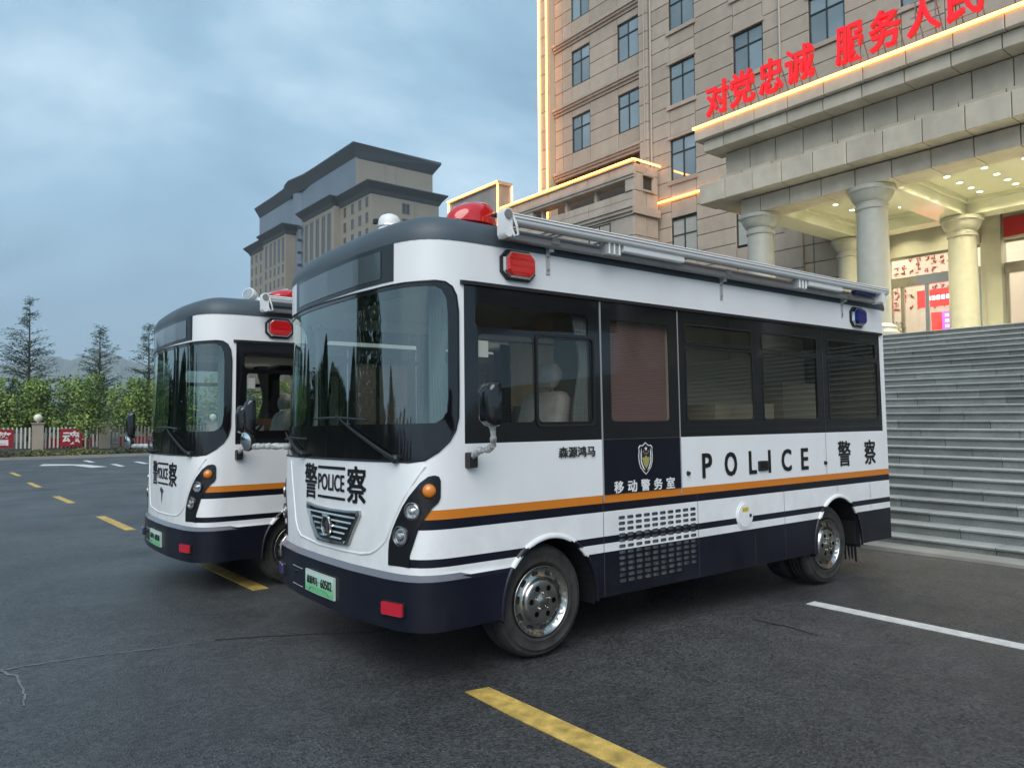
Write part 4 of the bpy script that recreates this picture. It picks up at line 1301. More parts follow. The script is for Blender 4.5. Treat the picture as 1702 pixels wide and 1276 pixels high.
def panel(root, face, a0, a1, z0, z1, pos, t=.12, m=None, name='wall_panel', gap=.011, jit=.004):
    w, h = round(a1 - a0, 3), round(z1 - z0, 3)
    k = (w, h, t, m.name, gap)
    if k not in _pc:
        c = min(.012, w * .1, h * .1); g = gap
        mb = MB()
        mb.loft([[(g, t, g), (w - g, t, g), (w - g, t, h - g), (g, t, h - g)], [(g, c, g), (w - g, c, g), (w - g, c, h - g), (g, c, h - g)],
                 [(g + c, 0, g + c), (w - g - c, 0, g + c), (w - g - c, 0, h - g - c), (g + c, 0, h - g - c)]], 0, True, True)
        _pc[k] = mb.mesh(name, m)
        bm = bmesh.new(); bm.from_mesh(_pc[k]); bmesh.ops.recalc_face_normals(bm, faces=bm.faces); bm.to_mesh(_pc[k]); bm.free()
    o = link(name, _pc[k], root)
    j = rnd.uniform(0, jit)
    if face == 'W':
        o.location = Vector((pos - j, a1, z0)) - root.location; o.rotation_euler = (0, 0, -math.pi / 2)
    else:
        o.location = Vector((a0, pos - j, z0)) - root.location
    return o
def wpart(mb, name, m, root, smooth=0):
    o = mb.obj(name, m, root)
    o.location = -Vector(root.location)
    if smooth:
        auto_smooth(o, smooth)
    return o
def window(root, y0, y1, z0, z1, X, trans=.66, blinds=False, curtain=0):
    """two-light window with a transom, facing -X; X is the frame's face"""
    mb = MB(); f = .045
    ym = (y0 + y1) / 2; zt = z0 + (z1 - z0) * trans
    mb.box(X, X + .06, y0, y0 + f, z0, z1); mb.box(X, X + .06, y1 - f, y1, z0, z1)
    mb.box(X, X + .06, y0 + f, y1 - f, z0, z0 + f); mb.box(X, X + .06, y0 + f, y1 - f, z1 - f, z1)
    mb.box(X + .003, X + .06, ym - .022, ym + .022, z0 + f, z1 - f)
    mb.box(X + .006, X + .06, y0 + f, ym - .022, zt - .025, zt + .025); mb.box(X + .006, X + .06, ym + .022, y1 - f, zt - .025, zt + .025)
    o = wpart(mb, 'window', TRIMW, root)
    for a, b in ((y0 + f, ym - .022), (ym + .022, y1 - f)):
        for c, d in ((z0 + f, zt - .025), (zt + .025, z1 - f)):
            g = MB(); tl = rnd.uniform(-.004, .004)
            g.quad((X + .035 + tl, b, c), (X + .035, a, c), (X + .035 - tl, a, d), (X + .035, b, d))
            g.obj('pane', CURTW if blinds else PANE, o, fix=False)
    if blinds:
        g = MB()
        z = z0 + .05
        while z < z1 - .06:
            g.box(X + .022, X + .034, y0 + f, ym - .03, z, z + .035); g.box(X + .022, X + .034, ym + .03, y1 - f, z, z + .035); z += .07
        g.obj('window_blind', mat('blind_pale', (.5, .5, .44), .6), o)
    return o
def strip_led(root, p0, p1, r=.03, name='led_strip'):
    mb = MB(); p0, p1 = Vector(p0), Vector(p1)
    mb.tube([p0, p1], r, 8)
    return wpart(mb, name, LED, root)

# ------------------------------------------------------------------ main office building
def build_office():
    XW = 22.7
    root = thing('office_building', 'tall beige stone office building with rows of windows behind the columned portico', 'building', (XW, 12, 0))
    mb = MB()
    mb.box(XW + .14, XW + 16, -30, 11.3, 8.6, 30); mb.box(XW + .14, XW + 1.3, -30, 11.3, 7.42, 8.6); mb.box(XW + .14, XW + 16, 11.3, 20.30, 8.6, 30); mb.box(XW + .14, XW + 1.6, 11.3, 20.3, 7.42, 8.6); mb.box(XW + .14, XW + 1.6, 11.3, 20.30, -.4, 7.42)
    mb.box(XW + .26, XW + 16, 20.30, 25.80, -.4, 30)
    wpart(mb, 'wall', BACK, root)
    mb = MB(); mb.box(XW - .22, XW + 16, 25.80, 26.33, -.4, 30); wpart(mb, 'corner_pilaster', mat('pilaster_stone', (.50, .42, .31), .7, objvar=.05), root)
    cols = [18.22, 15.26, 12.30, 9.34, 6.38, 3.42]
    hw = .61
    floors = [13.82 + 3 * k for k in range(-1, 4)]
    ztop = 24.6
    strips = []
    y = 19.80
    edges = []
    for c in cols:
        edges.append((y, c + hw, False)); edges.append((c + hw, c - hw, True)); y = c - hw
    for (ya, yb, win) in edges:
        if win:
            lo_win = ya > 14
            if lo_win:
                window(root, yb + .0, ya - .0, 7.68, 9.28, XW + .05, .6, blinds=True)
                for z0, z1 in ((6.1, 6.86), (6.86, 7.62), (9.34, 9.98), (9.98, 10.68)):
                    panel(root, 'W', yb, ya, z0, z1, XW, .13, STONE)
            else:
                if ya > 11.4:
                    z = 4.22
                    while z < 9:
                        panel(root, 'W', max(yb, 11.31), ya, z, z + .6, XW, .13, STONE); z += .6
            for zf in floors:
                window(root, yb, ya, zf, zf + 1.63, XW + .05)
                mb = MB(); mb.box(XW - .07, XW + .13, yb - .10, ya + .10, zf - .16, zf - .008); wpart(mb, 'window_sill', STONE, root)
                mb = MB(); mb.box(XW - .05, XW + .13, yb - .08, ya + .08, zf + 1.65, zf + 1.78); wpart(mb, 'window_lintel', STONE, root)
                panel(root, 'W', yb, ya, zf + 1.79, zf + 2.33, XW, .13, STONE); panel(root, 'W', yb, ya, zf + 2.33, zf + 2.83, XW, .13, STONE)
        else:
            z = 6.02 + .6 * (0 if ya > 15 else -3 if ya > 14 else 5)
            while z < ztop:
                panel(root, 'W', yb, ya, z, z + .6, XW, .13, STONE); z += .6
    # pier with drain pipe between the bays
    z = 6.02
    while z < ztop:
        panel(root, 'W', 19.82, 20.30, z, z + .75, XW - .16, .30, STONE, 'pier_block'); z += .75
    mb = MB(); mb.tube([(XW - .06, 19.74, 6), (XW - .06, 19.74, 30)], .045, 10); wpart(mb, 'drain_pipe', mat('pipe_beige', (.42, .38, .33), .5), root, 40)
    mb = MB(); mb.tube([(XW - .19, 19.98, 10), (XW - .19, 19.98, 30)], .025, 8); wpart(mb, 'drain_pipe', mat('pipe_beige', (.4, .37, .33), .5), root, 40)
    mb = MB(); mb.tube([(XW - .06, 13.95, 9), (XW - .06, 13.95, 30)], .04, 10); wpart(mb, 'drain_pipe', mat('pipe_beige', (.4, .37, .33), .5), root, 40)
    # recessed left bay with projecting bands
    XB = XW + .12
    wins = [(23.45, 24.63), (20.54, 21.74)]
    for k in range(-2, 4):
        zb = 15.63 + 3.07 * k
        for dz0, dz1, ex_ in ((0, .13, .05), (.13, .24, .12), (.24, .37, .18)):
            mb = MB(); mb.box(XB - ex_, XB + .13, 20.31, 25.79, zb + dz0, zb + dz1); wpart(mb, 'band_course', STONE, root)
        if k < -1:
            continue
        r = [zb + .38, zb + 1.07, zb + 1.72, zb + 2.40, zb + 3.06]
        cuts = [25.79, 25.25, 24.63, 23.45, 21.74, 20.54, 20.31]
        for i in range(4):
            for a, b in zip(cuts, cuts[1:]):
                inw = any(abs(a - w[1]) < .01 and abs(b - w[0]) < .01 for w in wins)
                if inw and i > 0:
                    continue
                if a - b < .05:
                    continue
                panel(root, 'W', b, a, r[i], r[i + 1], XB, .13, STONE)
        for a, b in wins:
            window(root, a, b, zb + 1.08, zb + 2.72, XB + .04)
            panel(root, 'W', a, b, zb + 2.73, zb + 3.06, XB, .13, STONE)
    # lit pilaster at the far corner
    z = 6.0
    while z < ztop:
        panel(root, 'W', 25.81, 26.33, z, z + .9, XW - .36, .13, mat('pilaster_stone', (.50, .42, .31), .7, objvar=.05), 'pilaster_block'); z += .9
    strip_led(root, (XW - .40, 26.34, 9), (XW - .40, 26.34, 30), .045)
    strip_led(root, (XW - .40, 25.79, 9), (XW - .40, 25.79, 30), .036)
    strip_led(root, (XW - .05, 19.5, 10.10), (XW - .05, 12.7, 10.10), .035)
    # brown pilaster beside the portico
    z = 3.0
    while z < 10:
        panel(root, 'W', 13.22, 13.90, z, z + .7, XW - .12, .25, STONE, 'pier_block'); z += .7
build_office()

# ------------------------------------------------------------------ annex with the slotted parapet
def build_annex():
    X = 21.15
    root = thing('annex_block', 'low stone block with slotted parapet and yellow light line in front of the office', 'building', (X, 23, 0))
    mb = MB(); mb.box(X + .12, 22.55, 19.44, 27.9, -.4, 9.75); mb.box(X + .12, X + .6, 19.44, 27.9, 9.75, 10.36); mb.box(X + .12, X + .6, 19.44, 27.9, 10.86, 11.42)
    mb.box(X + .12, X + .6, 19.44, 19.85, 10.36, 10.86); mb.box(X + .12, X + .6, 25.5, 27.9, 10.36, 10.86); mb.box(X + .6, 22.55, 19.44, 19.6, 9.75, 11.42)
    wpart(mb, 'wall', BEIGE, root)
    y = 19.42
    k = 0
    while y < 27.8:
        y1 = min(27.9, y + 1.25)
        for z0, z1 in ((6.0, 6.9), (6.9, 7.75), (7.75, 8.6), (8.6, 9.4)):
            panel(root, 'W', y, y1, z0, z1, X, .11, BEIGE)
        panel(root, 'W', y, y1, 9.78, 10.05, X + .02, .09, BEIGE, 'parapet_stone'); panel(root, 'W', y, y1, 10.05, 10.36, X + .05, .06, BEIGE, 'parapet_stone')
        panel(root, 'W', y, y1, 11.08, 11.42, X, .11, BEIGE, 'parapet_stone')
        y = y1
    for z0, z1, e in ((9.40, 9.52, .06), (9.52, 9.66, .14), (9.66, 9.78, .2), (10.86, 10.97, .04), (10.97, 11.08, .09), (11.42, 11.50, .06)):
        mb = MB(); mb.box(X - e, X + .12, 19.36 - e * .3, 27.9, z0, z1); wpart(mb, 'moulding', BEIGE, root)
    for y in (21.6, 23.4, 25.0):
        mb = MB(); mb.box(X + .2, X + .4, y, y + .14, 10.36, 10.86); wpart(mb, 'baluster', BEIGE, root)
    panel(root, 'W', 19.42, 19.84, 10.36, 10.86, X, .11, BEIGE, 'parapet_stone'); panel(root, 'W', 25.5, 27.9, 10.36, 10.86, X, .11, BEIGE, 'parapet_stone')
    # return towards the office wall
    for x0, x1 in ((X, X + .72), (X + .72, 22.55)):
        for z0, z1 in ((6, 6.9), (6.9, 7.75), (7.75, 8.6), (8.6, 9.4), (9.78, 10.36), (11.08, 11.42)):
            panel(root, 'S', x0, x1, z0, z1, 19.36, .10, BEIGE)
    panel(root, 'S', X, X + .55, 10.36, 11.08, 19.36, .1, BEIGE); panel(root, 'S', 22.2, 22.55, 10.36, 11.08, 19.36, .1, BEIGE)
    mb = MB(); mb.box(X + .55, 22.2, 19.40, 19.44, 10.36, 11.08); wpart(mb, 'niche', mat('niche_dark', (.05, .04, .03), .8), root)
    mb = MB(); mb.box(X + .5, 22.25, 19.28, 19.40, 11.0, 11.08); mb.box(X + .5, 22.25, 19.28, 19.40, 10.36, 10.44); wpart(mb, 'niche_frame', BEIGE, root)
    mb = MB(); mb.box(X - .1, 22.55, 19.24, 19.36, 9.42, 9.75); wpart(mb, 'moulding', BEIGE, root)
    window(root, 20.62, 21.86, 7.6, 9.32, X - .02, .6)
    strip_led(root, (X - .10, 19.32, 11.52), (X - .10, 27.9, 11.52), .04)
    strip_led(root, (X - .10, 19.28, 11.52), (22.6, 19.28, 11.52), .036)
    # raised end wall further left
    r2_ = thing('end_parapet', 'raised grey wall outlined by yellow light lines, left of the slotted parapet', 'wall', (21.5, 30, 0))
    mb = MB(); mb.box(21.17, 21.9, 28.07, 32.3, -.4, 12.78); wpart(mb, 'wall', mat('end_wall', (.27, .27, .26), .8, var=.1, vscale=2, dirt=.1), r2_)
    mb = MB(); mb.box(21.08, 21.98, 28.0, 32.38, 12.78, 12.93); wpart(mb, 'coping', BEIGE, r2_)
    strip_led(r2_, (21.06, 28.05, 12.88), (21.06, 32.36, 12.88), .045); strip_led(r2_, (21.10, 28.04, 8), (21.10, 28.04, 12.8), .04); strip_led(r2_, (21.10, 32.33, 8), (21.10, 32.33, 12.8), .04)
    strip_led(r2_, (21.95, 28.02, 8), (21.95, 28.02, 12.8), .035)
build_annex()

# ------------------------------------------------------------------ steps and terrace
def build_steps():
    root = thing('staircase', 'broad flight of grey granite steps climbing to the portico', 'steps', (9.36, 4, 0))
    x1, t, r = 9.36, .2876, .12605
    cache = {}
    mbs = MB()
    for k in range(27):
        off = (k * .47) % 1.35
        y = -17.0 + off - 1.35
        x0 = x1 + k * t
        z1 = (k + 1) * r
        while y < 11.9:
            ya, yb = max(y, -17.0), min(y + 1.35, 11.9)
            y += 1.35
            if yb - ya < .05:
                continue
            zb = z1 - r if k else -.3
            if yb < .6 or ya > 9.2 + .1 * k:
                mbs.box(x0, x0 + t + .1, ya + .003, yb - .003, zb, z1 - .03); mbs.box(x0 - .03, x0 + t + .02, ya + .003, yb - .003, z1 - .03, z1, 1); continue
            w = round(yb - ya, 3)
            if (w, k == 0) not in cache:
                b = MB(); hh = z1 - zb
                b.loft([[(0, .004, -hh), (t + .1, .004, -hh), (t + .1, .004, -.032), (-.0, .004, -.032)], [(0, w - .004, -hh), (t + .1, w - .004, -hh), (t + .1, w - .004, -.032), (0, w - .004, -.032)]])
                pr = [(-.022, -.034), (t + .03, -.034), (t + .03, 0), (-.024, 0), (-.032, -.008), (-.032, -.026)]
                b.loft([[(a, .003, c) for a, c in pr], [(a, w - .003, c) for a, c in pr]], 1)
                cache[(w, k == 0)] = b.mesh('step_block', [GRAN, TREAD_LIT])
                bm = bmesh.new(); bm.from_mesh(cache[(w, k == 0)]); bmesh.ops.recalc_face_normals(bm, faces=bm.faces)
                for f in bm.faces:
                    f.material_index = 1 if f.normal.z > .7 else 0  # upward faces get the colour lightened for sky light
                bm.normal_update(); bm.to_mesh(cache[(w, k == 0)]); bm.free()
            o = link('step_block', cache[(w, k == 0)], root)
            o.location = Vector((x0 + rnd.uniform(-.003, .003), ya, z1)) - root.location
    o = wpart(mbs, 'step_block', [GRAN, TREAD_LIT], root); o['kind'] = 'stuff'
    mb = MB(); mb.box(16.95, 30, -17, 11.9, 3.0, 3.398); mb.box(24.3, 30, 11.9, 16.2, 3.0, 3.398)
    wpart(mb, 'terrace', mat('terrace_stone', (.42, .41, .34), .3, var=.1, vscale=2, coat=.2), root)
    mb = MB(); mb.box(9.45, 16.9, 11.9, 12.3, -.3, 3.4); wpart(mb, 'cheek_wall', STONEP, root)
    kb = MB(); kb.box(8.96, 9.355, -17, 20, -.3, .035)
    tag(kb.obj('kerb', mat('kerb_granite', (.32, .31, .28), .7, var=.15, vscale=3, dirt=.2)), kind='structure')
build_steps()

# ------------------------------------------------------------------ portico
def build_portico():
    root = thing('portico', 'columned stone entrance portico at the top of the steps with lit ceiling', 'portico', (19, 4, 3.4))
    YR = -16.0
    core = MB()
    core.box(17.0, 22.8, YR, 11.95, 7.46, 9.1)
    wpart(core, 'core', BACK, root)
    def course(X, depth, yl, z0, z1, w, name, off=0.0, stop=YR):
        y = yl; first = True
        while y > stop:
            y0 = max(stop, y - (w - off if first else w))
            if y > 3.4:
                panel(root, 'W', y0, y, z0, z1, X, depth, STONEP, name, .009, .006)
            else:
                panel(root, 'W', stop, y, z0, z1, X, depth, STONEP, name, .009, .006); break
            y = y0; first = False
    course(16.22, .9, 12.62, 9.06, 9.40, .93, 'cornice_block')
    course(16.36, .8, 12.42, 8.74, 9.06, .93, 'cornice_block', .3)
    course(16.88, .4, 12.10, 8.13, 8.74, .76, 'frieze_block')
    course(16.80, .4, 12.22, 7.98, 8.13, .88, 'moulding_block', .2)
    course(16.62, .75, 12.80, 7.43, 7.98, .84, 'fascia_block')
    course(17.10, .80, 11.80, 6.98, 7.42, .85, 'beam_block', .25)
    mb = MB()
    mb.box(16.25, 22.7, 11.7, 12.6, 9.06, 9.38); mb.box(16.7, 22.7, 11.8, 12.75, 7.45, 7.97); mb.box(16.95, 22.7, 11.7, 12.05, 7.97, 9.06)
    wpart(mb, 'side_cornice', STONEP, root)
    mb = MB(); mb.box(16.3, 22.7, YR, 12.5, 9.405, 9.5); wpart(mb, 'roof_slab', BEIGE, root)
    strip_led(root, (16.20, 12.64, 9.42), (16.20, YR, 9.42), .04)
    # ceiling and its beams
    mb = MB(); mb.box(17.9, 24.0, YR, 11.9, 7.42, 7.45); wpart(mb, 'ceiling', CEIL, root)
    for y in (11.45, 8.45, 1.2, -4.0, -9.5):
        mb = MB(); mb.box(17.9, 22.0, y - .36, y + .36, 7.0, 7.42); mb.box(17.9, 22.0, y - .46, y + .46, 7.30, 7.42); wpart(mb, 'ceiling_beam', CEIL, root)
    mb = MB(); mb.box(22.0, 22.6, YR, 11.9, 7.0, 7.42); mb.box(21.9, 22.7, YR, 11.9, 7.32, 7.42); wpart(mb, 'ceiling_beam', CEIL, root)
    mb = MB(); mb.box(17.9, 18.02, YR, 11.9, 7.25, 7.42); wpart(mb, 'ceiling_beam', CEIL, root)
    # columns
    for X, ys in ((17.5, (11.47, 8.46, 1.2, -4.0, -9.5)), (22.2, (11.45, 8.28, 1.2, -4.0, -9.5))):
        for y in ys:
            mb = MB(); mb.lathe([(.36, 3.72), (.362, 4.4), (.355, 5.4), (.335, 6.45)], (X, y, 0), (0, 0, 1), 40)
            c = wpart(mb, 'column', COLM, root, 40)
            mb = MB(); mb.lathe([(.335, 6.44), (.37, 6.46), (.375, 6.52), (.345, 6.54), (.345, 6.62), (.40, 6.66), (.46, 6.76), (.49, 6.86), (.53, 6.885), (.53, 6.975), (.50, 6.978)], (X, y, 0), (0, 0, 1), 40)
            auto_smooth(mb.obj('capital', COLM, c), 40)
            mb = MB(); mb.lathe([(.50, 3.398), (.52, 3.44), (.52, 3.52), (.48, 3.56), (.46, 3.60), (.48, 3.64), (.44, 3.70), (.362, 3.74)], (X, y, 0), (0, 0, 1), 40)
            auto_smooth(mb.obj('base', COLM, c), 40)
    # downlights
    spots = [(x, y, 7.42) for x in (19.55, 20.45, 21.25) for y in (10.45, 9.45)] + [(23.35, 10.5, 7.42), (23.35, 9.3, 7.42)]
    spots += [(x, y, 7.42) for x in (18.75, 19.45, 20.2, 20.9, 21.45) for y in (7.55, 6.73, 5.9, 5.05, 3.6, 1.5)]
    ld = bpy.data.lights.new('downlight_lamp', 'AREA')
    ld.shape = 'DISK'; ld.size = .13; ld.energy = 9.0; ld.spread = R(125); ld.color = (1.0, .92, .60)
    lm = MB(); lm.lathe([(.085, -.001), (.09, -.012), (.066, -.012), (.062, -.002)], (0, 0, 0), (0, 0, 1), 20); ring = lm.mesh('downlight', mat('downlight_ring', (.7, .7, .65), .3, metal=.5))
    lm = MB(); lm.lathe([(.062, -.004), (.06, -.006), (.001, -.006)], (0, 0, 0), (0, 0, 1), 16); disc = lm.mesh('downlight_lens', mat('downlight_glow', (1, 1, .9), .5, emit=(1, .97, .80), estr=9))
    for p in spots:
        o = link('downlight', ring, root); o.location = Vector(p) - root.location
        link('downlight_lens', disc, o)
        l = bpy.data.objects.new('downlight_lamp', ld); COL.objects.link(l); l.parent = o; l.location = (0, 0, -.02)
    # entrance wall
    XE = 24.0
    CREAM = mat('entrance_stone', (.52, .50, .40), .35, coat=.2, var=.05, vscale=3)
    mb = MB(); mb.box(XE, XE + .3, 8.45, 11.3, 6.58, 7.42); mb.box(XE, XE + .3, YR, 7.9, 6.60, 7.42); mb.box(22.6, XE + .3, 11.15, 11.32, 3.4, 7.42)
    wpart(mb, 'entrance_lintel', CREAM, root)
    for a, b, x in ((8.30, 8.49, .0), (7.92, 8.30, -.12), (-16, -.9, 0)):
        mb = MB(); mb.box(XE + x, XE + .3, a, b, 3.4, 7.42); wpart(mb, 'entrance_pier', CREAM, root)
    def shop(y0, y1, muls, door):
        mb = MB(); mb.box(XE + .02, XE + .2, y0, y1, 5.62, 5.92); o = wpart(mb, 'door_header', STEEL, root)
        mb = MB()
        for y in muls:
            mb.box(XE + .06, XE + .14, y - .05, y + .05, 3.4, 5.62)
        mb.box(XE + .06, XE + .14, y0, y1, 6.5, 6.58); mb.box(XE + .06, XE + .14, y0, y1, 3.4, 3.46)
        mb.obj('door_frame', STEEL, o)
        g = MB(); g.quad((XE + .1, y1, 3.46), (XE + .1, y0, 3.46), (XE + .1, y0, 5.62), (XE + .1, y1, 5.62)); g.quad((XE + .1, y1, 5.92), (XE + .1, y0, 5.92), (XE + .1, y0, 6.5), (XE + .1, y1, 6.5))
        g.obj('door_glass', glass('lobby_glass', (.9, .9, .88), .8, .02) if 'lobby_glass' not in MATS else MATS['lobby_glass'], o, fix=False)
        return o
    shop(8.49, 11.15, [11.1, 10.75, 10.02, 9.28, 8.54], True)
    shop(-.9, 7.9, [7.85, 6.6, 5.3, 3.4, 1.5, .3, -.85], True)
    # lobby behind the glass
    LB = mat('lobby_wall', (.72, .68, .58), .7)
    mb = MB(); mb.box(28.5, 28.7, -3, 16, 3.4, 8.4); mb.box(24.33, 28.5, 16, 16.1, 3.4, 8.4); mb.box(24.33, 28.7, -3, 16.1, 8.4, 8.5); mb.box(24.31, 24.33, 11.2, 16, 3.4, 8.4)
    wpart(mb, 'lobby_wall', LB, root)
    LP = mat('lobby_light', (1, 1, 1), .5, emit=(1, .96, .86), estr=9)
    for y in (13.4, 9.8, 6, 2):
        mb = MB(); mb.box(25.4, 27.4, y - .5, y + .5, 8.32, 8.35); wpart(mb, 'lobby_light', LP, root)
    # brush-written wall text glimpsed through the glass: illegible red strokes
    RI = mat('red_ink', (.42, .02, .02), .6)
    rr = random.Random(11)
    mb = MB()
    for c in range(10):
        for q in range(9):
            if rr.random() < .2:
                continue
            y = 13.2 - c * .27 + rr.uniform(-.03, .03); z = 7.32 - q * .22 + rr.uniform(-.03, .03)
            for s_ in range(7):
                a, b = rr.uniform(-.07, .07), rr.uniform(-.07, .07); l, w = rr.uniform(.04, .1), rr.uniform(.012, .025)
                if rr.random() < .5:
                    l, w = w, l
                mb.box(28.47, 28.498, y + a - l / 2, y + a + l / 2, z + b - w / 2, z + b + w / 2)
    o = wpart(mb, 'wall_writing', RI, root); o['kind'] = 'stuff'
    # LED board and purple poster in the lobby
    ls = thing('led_board', 'red lit board hanging in the lobby behind the glass doors', 'sign', (26.2, 10.4, 4.9))
    mb = MB(); mb.box(26.2, 26.28, 9.9, 11.22, 5.2, 5.78); wpart(mb, 'board', mat('led_red', (.5, .02, .02), .5, emit=(1, .04, .03), estr=.9), ls)
    mb = MB()
    for q in range(6):
        mb.box(26.185, 26.198, 10.80 - q * .15, 10.90 - q * .15, 5.42, 5.56)
    o = wpart(mb, 'lit_text', mat('led_white', (1, 1, 1), .5, emit=(1, .95, .95), estr=1.4), ls); o['kind'] = 'stuff'
    ps = thing('lobby_screen', 'purple and red screen standing in the lobby behind the glass doors', 'screen', (26.6, 9.9, 3.4))
    mb = MB(); mb.box(26.6, 26.7, 9.95, 10.95, 3.5, 5.05); wpart(mb, 'screen', mat('screen_purple', (.2, .05, .3), .4, emit=(.45, .14, .60), estr=.9), ps)
    mb = MB(); mb.box(26.58, 26.599, 10.62, 10.95, 3.5, 5.05); wpart(mb, 'screen_banner', mat('led_red2', (.5, .02, .02), .5, emit=(1, .05, .04), estr=.9), ps)
    mb = MB()
    for q in range(5):
        for w in range(3):
            mb.box(26.58, 26.599, 10.02 + w * .19, 10.14 + w * .19, 4.15 + q * .18, 4.25 + q * .18)
    o = wpart(mb, 'screen_tiles', mat('screen_pale', (.8, .7, .9), .4, emit=(.8, .7, 1), estr=.8), ps); o['kind'] = 'stuff'
    # banner over the right door
    bn = thing('red_banner', 'red cloth banner with pale lettering above the right glass door', 'banner', (23.9, 7.8, 6.6))
    mb = MB(); mb.add([(23.93 + .02 * math.sin(k), 7.86 - k * .5, 6.63 + .02 * math.sin(k * 1.7)) for k in range(16)] + [(23.93 + .02 * math.sin(k + 1), 7.86 - k * .5, 7.2) for k in range(16)], [(k, k + 1, 17 + k, 16 + k) for k in range(15)])
    wpart(mb, 'cloth', mat('banner_red', (.42, .015, .02), .6), bn)
    vs, fs, _ = text2d('扎', .02)
    mb = MB(); mb.add([(23.88, 7.12 - .40 * x, 6.74 + .40 * y) for x, y in vs], fs); wpart(mb, 'lettering', mat('banner_gold', (.75, .68, .45), .5), bn)
    # potted plant
    pp = thing('potted_plant', 'leafy potted plant beside the column base at the glass doors', 'plant', (22.9, 10.55, 3.4))
    mb = MB(); mb.lathe([(.16, 0), (.22, .38), (.24, .4), (.2, .4)], (0, 0, 0), (0, 0, 1), 16); mb.obj('pot', mat('pot_white', (.6, .58, .5), .4), pp)
    mb = MB(); r_ = random.Random(2)
    for k in range(160):
        a = r_.uniform(0, 6.28); h = r_.uniform(.3, 1.0); d_ = r_.uniform(.05, .38)
        p = Vector((math.cos(a) * d_, math.sin(a) * d_, h)); q = Vector((r_.uniform(-1, 1), r_.uniform(-1, 1), r_.uniform(-.6, .8))).normalized() * .11; s_ = q.cross(Vector((0, 0, 1))).normalized() * .035
        mb.add([p - q, p + s_, p + q, p - s_], [(0, 1, 2, 3)])
    mb.tube([(0, 0, .3), (0, 0, .9)], .02, 5)
    mb.obj('leaf', mat('pot_leaf', (.035, .07, .025), .6), pp, fix=False)['kind'] = 'stuff'
    return root
build_portico()

# ------------------------------------------------------------------ red characters on the portico roof
def build_sign():
    RED = mat('sign_red', (.50, .006, .012), .35, emit=(1, .004, .015), estr=.30, coat=.2)
    REDE = mat('sign_edge', (.42, .02, .02), .4, emit=(1, .03, .01), estr=.2)
    FR = mat('sign_frame', (.32, .25, .22), .5, metal=.3)
    Ls = [('对', 12.31, 11.66, 'first'), ('党', 11.55, 10.87, ''), ('忠', 10.68, 10.07, ''), ('诚', 9.93, 9.24, ''), ('服', 8.64, 8.04, ''), ('务', 7.86, 7.22, ''), ('人', 7.04, 6.42, ''), ('民', 6.25, 5.62, '')]
    ords = ['first of the red roof characters from the left, 对', 'second red roof character, 党', 'third red roof character, 忠', 'fourth red roof character, 诚, just before the gap',
            'fifth red roof character, 服, just after the gap', 'sixth red roof character, 务', 'seventh red roof character, 人', 'rightmost red roof character, 民, cut by the picture edge']
    for ch, ya, yb, _ in Ls:
        lab_ = ords.pop(0) + ', standing on the portico'
        vs, fs, _a = text2d(ch, .016)
        root = thing('sign_character', lab_, 'sign letter', (16.4, (ya + yb) / 2, 9.5), 'red characters on the portico roof')
        ya += .03; yb -= .03
        zb, zt = 9.68, 10.56
        bm = bmesh.new()
        V = [bm.verts.new((16.36, ya + (yb - ya) * x, zb + (zt - zb) * y)) for x, y in vs]
        for f in fs:
            try:
                bm.faces.new([V[i] for i in f])
            except ValueError:
                pass
        ret = bmesh.ops.extrude_face_region(bm, geom=list(bm.faces))
        for g in ret['geom']:
            if isinstance(g, bmesh.types.BMVert):
                g.co.x += .10
        bmesh.ops.recalc_face_normals(bm, faces=bm.faces)
        for f in bm.faces:
            f.material_index = 0 if abs(f.normal.x) > .9 else 1
        me = bpy.data.meshes.new('letter_body'); bm.to_mesh(me); bm.free()
        me.materials.append(RED); me.materials.append(REDE)
        o = link('letter_body', me, root); o.location = -root.location
        mb = MB(); yc = (ya + yb) / 2
        for s_ in (-.2, .2):
            mb.tube([(16.50, yc + s_, 9.5), (16.50, yc + s_, 10.5)], .014, 5)
            mb.tube([(16.52, yc + s_, 10.4), (17.05, yc + s_, 9.5)], .012, 5)
        for z in (9.75, 10.15, 10.48):
            mb.tube([(16.49, yc - .3, z), (16.49, yc + .3, z)], .010, 5)
        wpart(mb, 'letter_frame', FR, root)
build_sign()

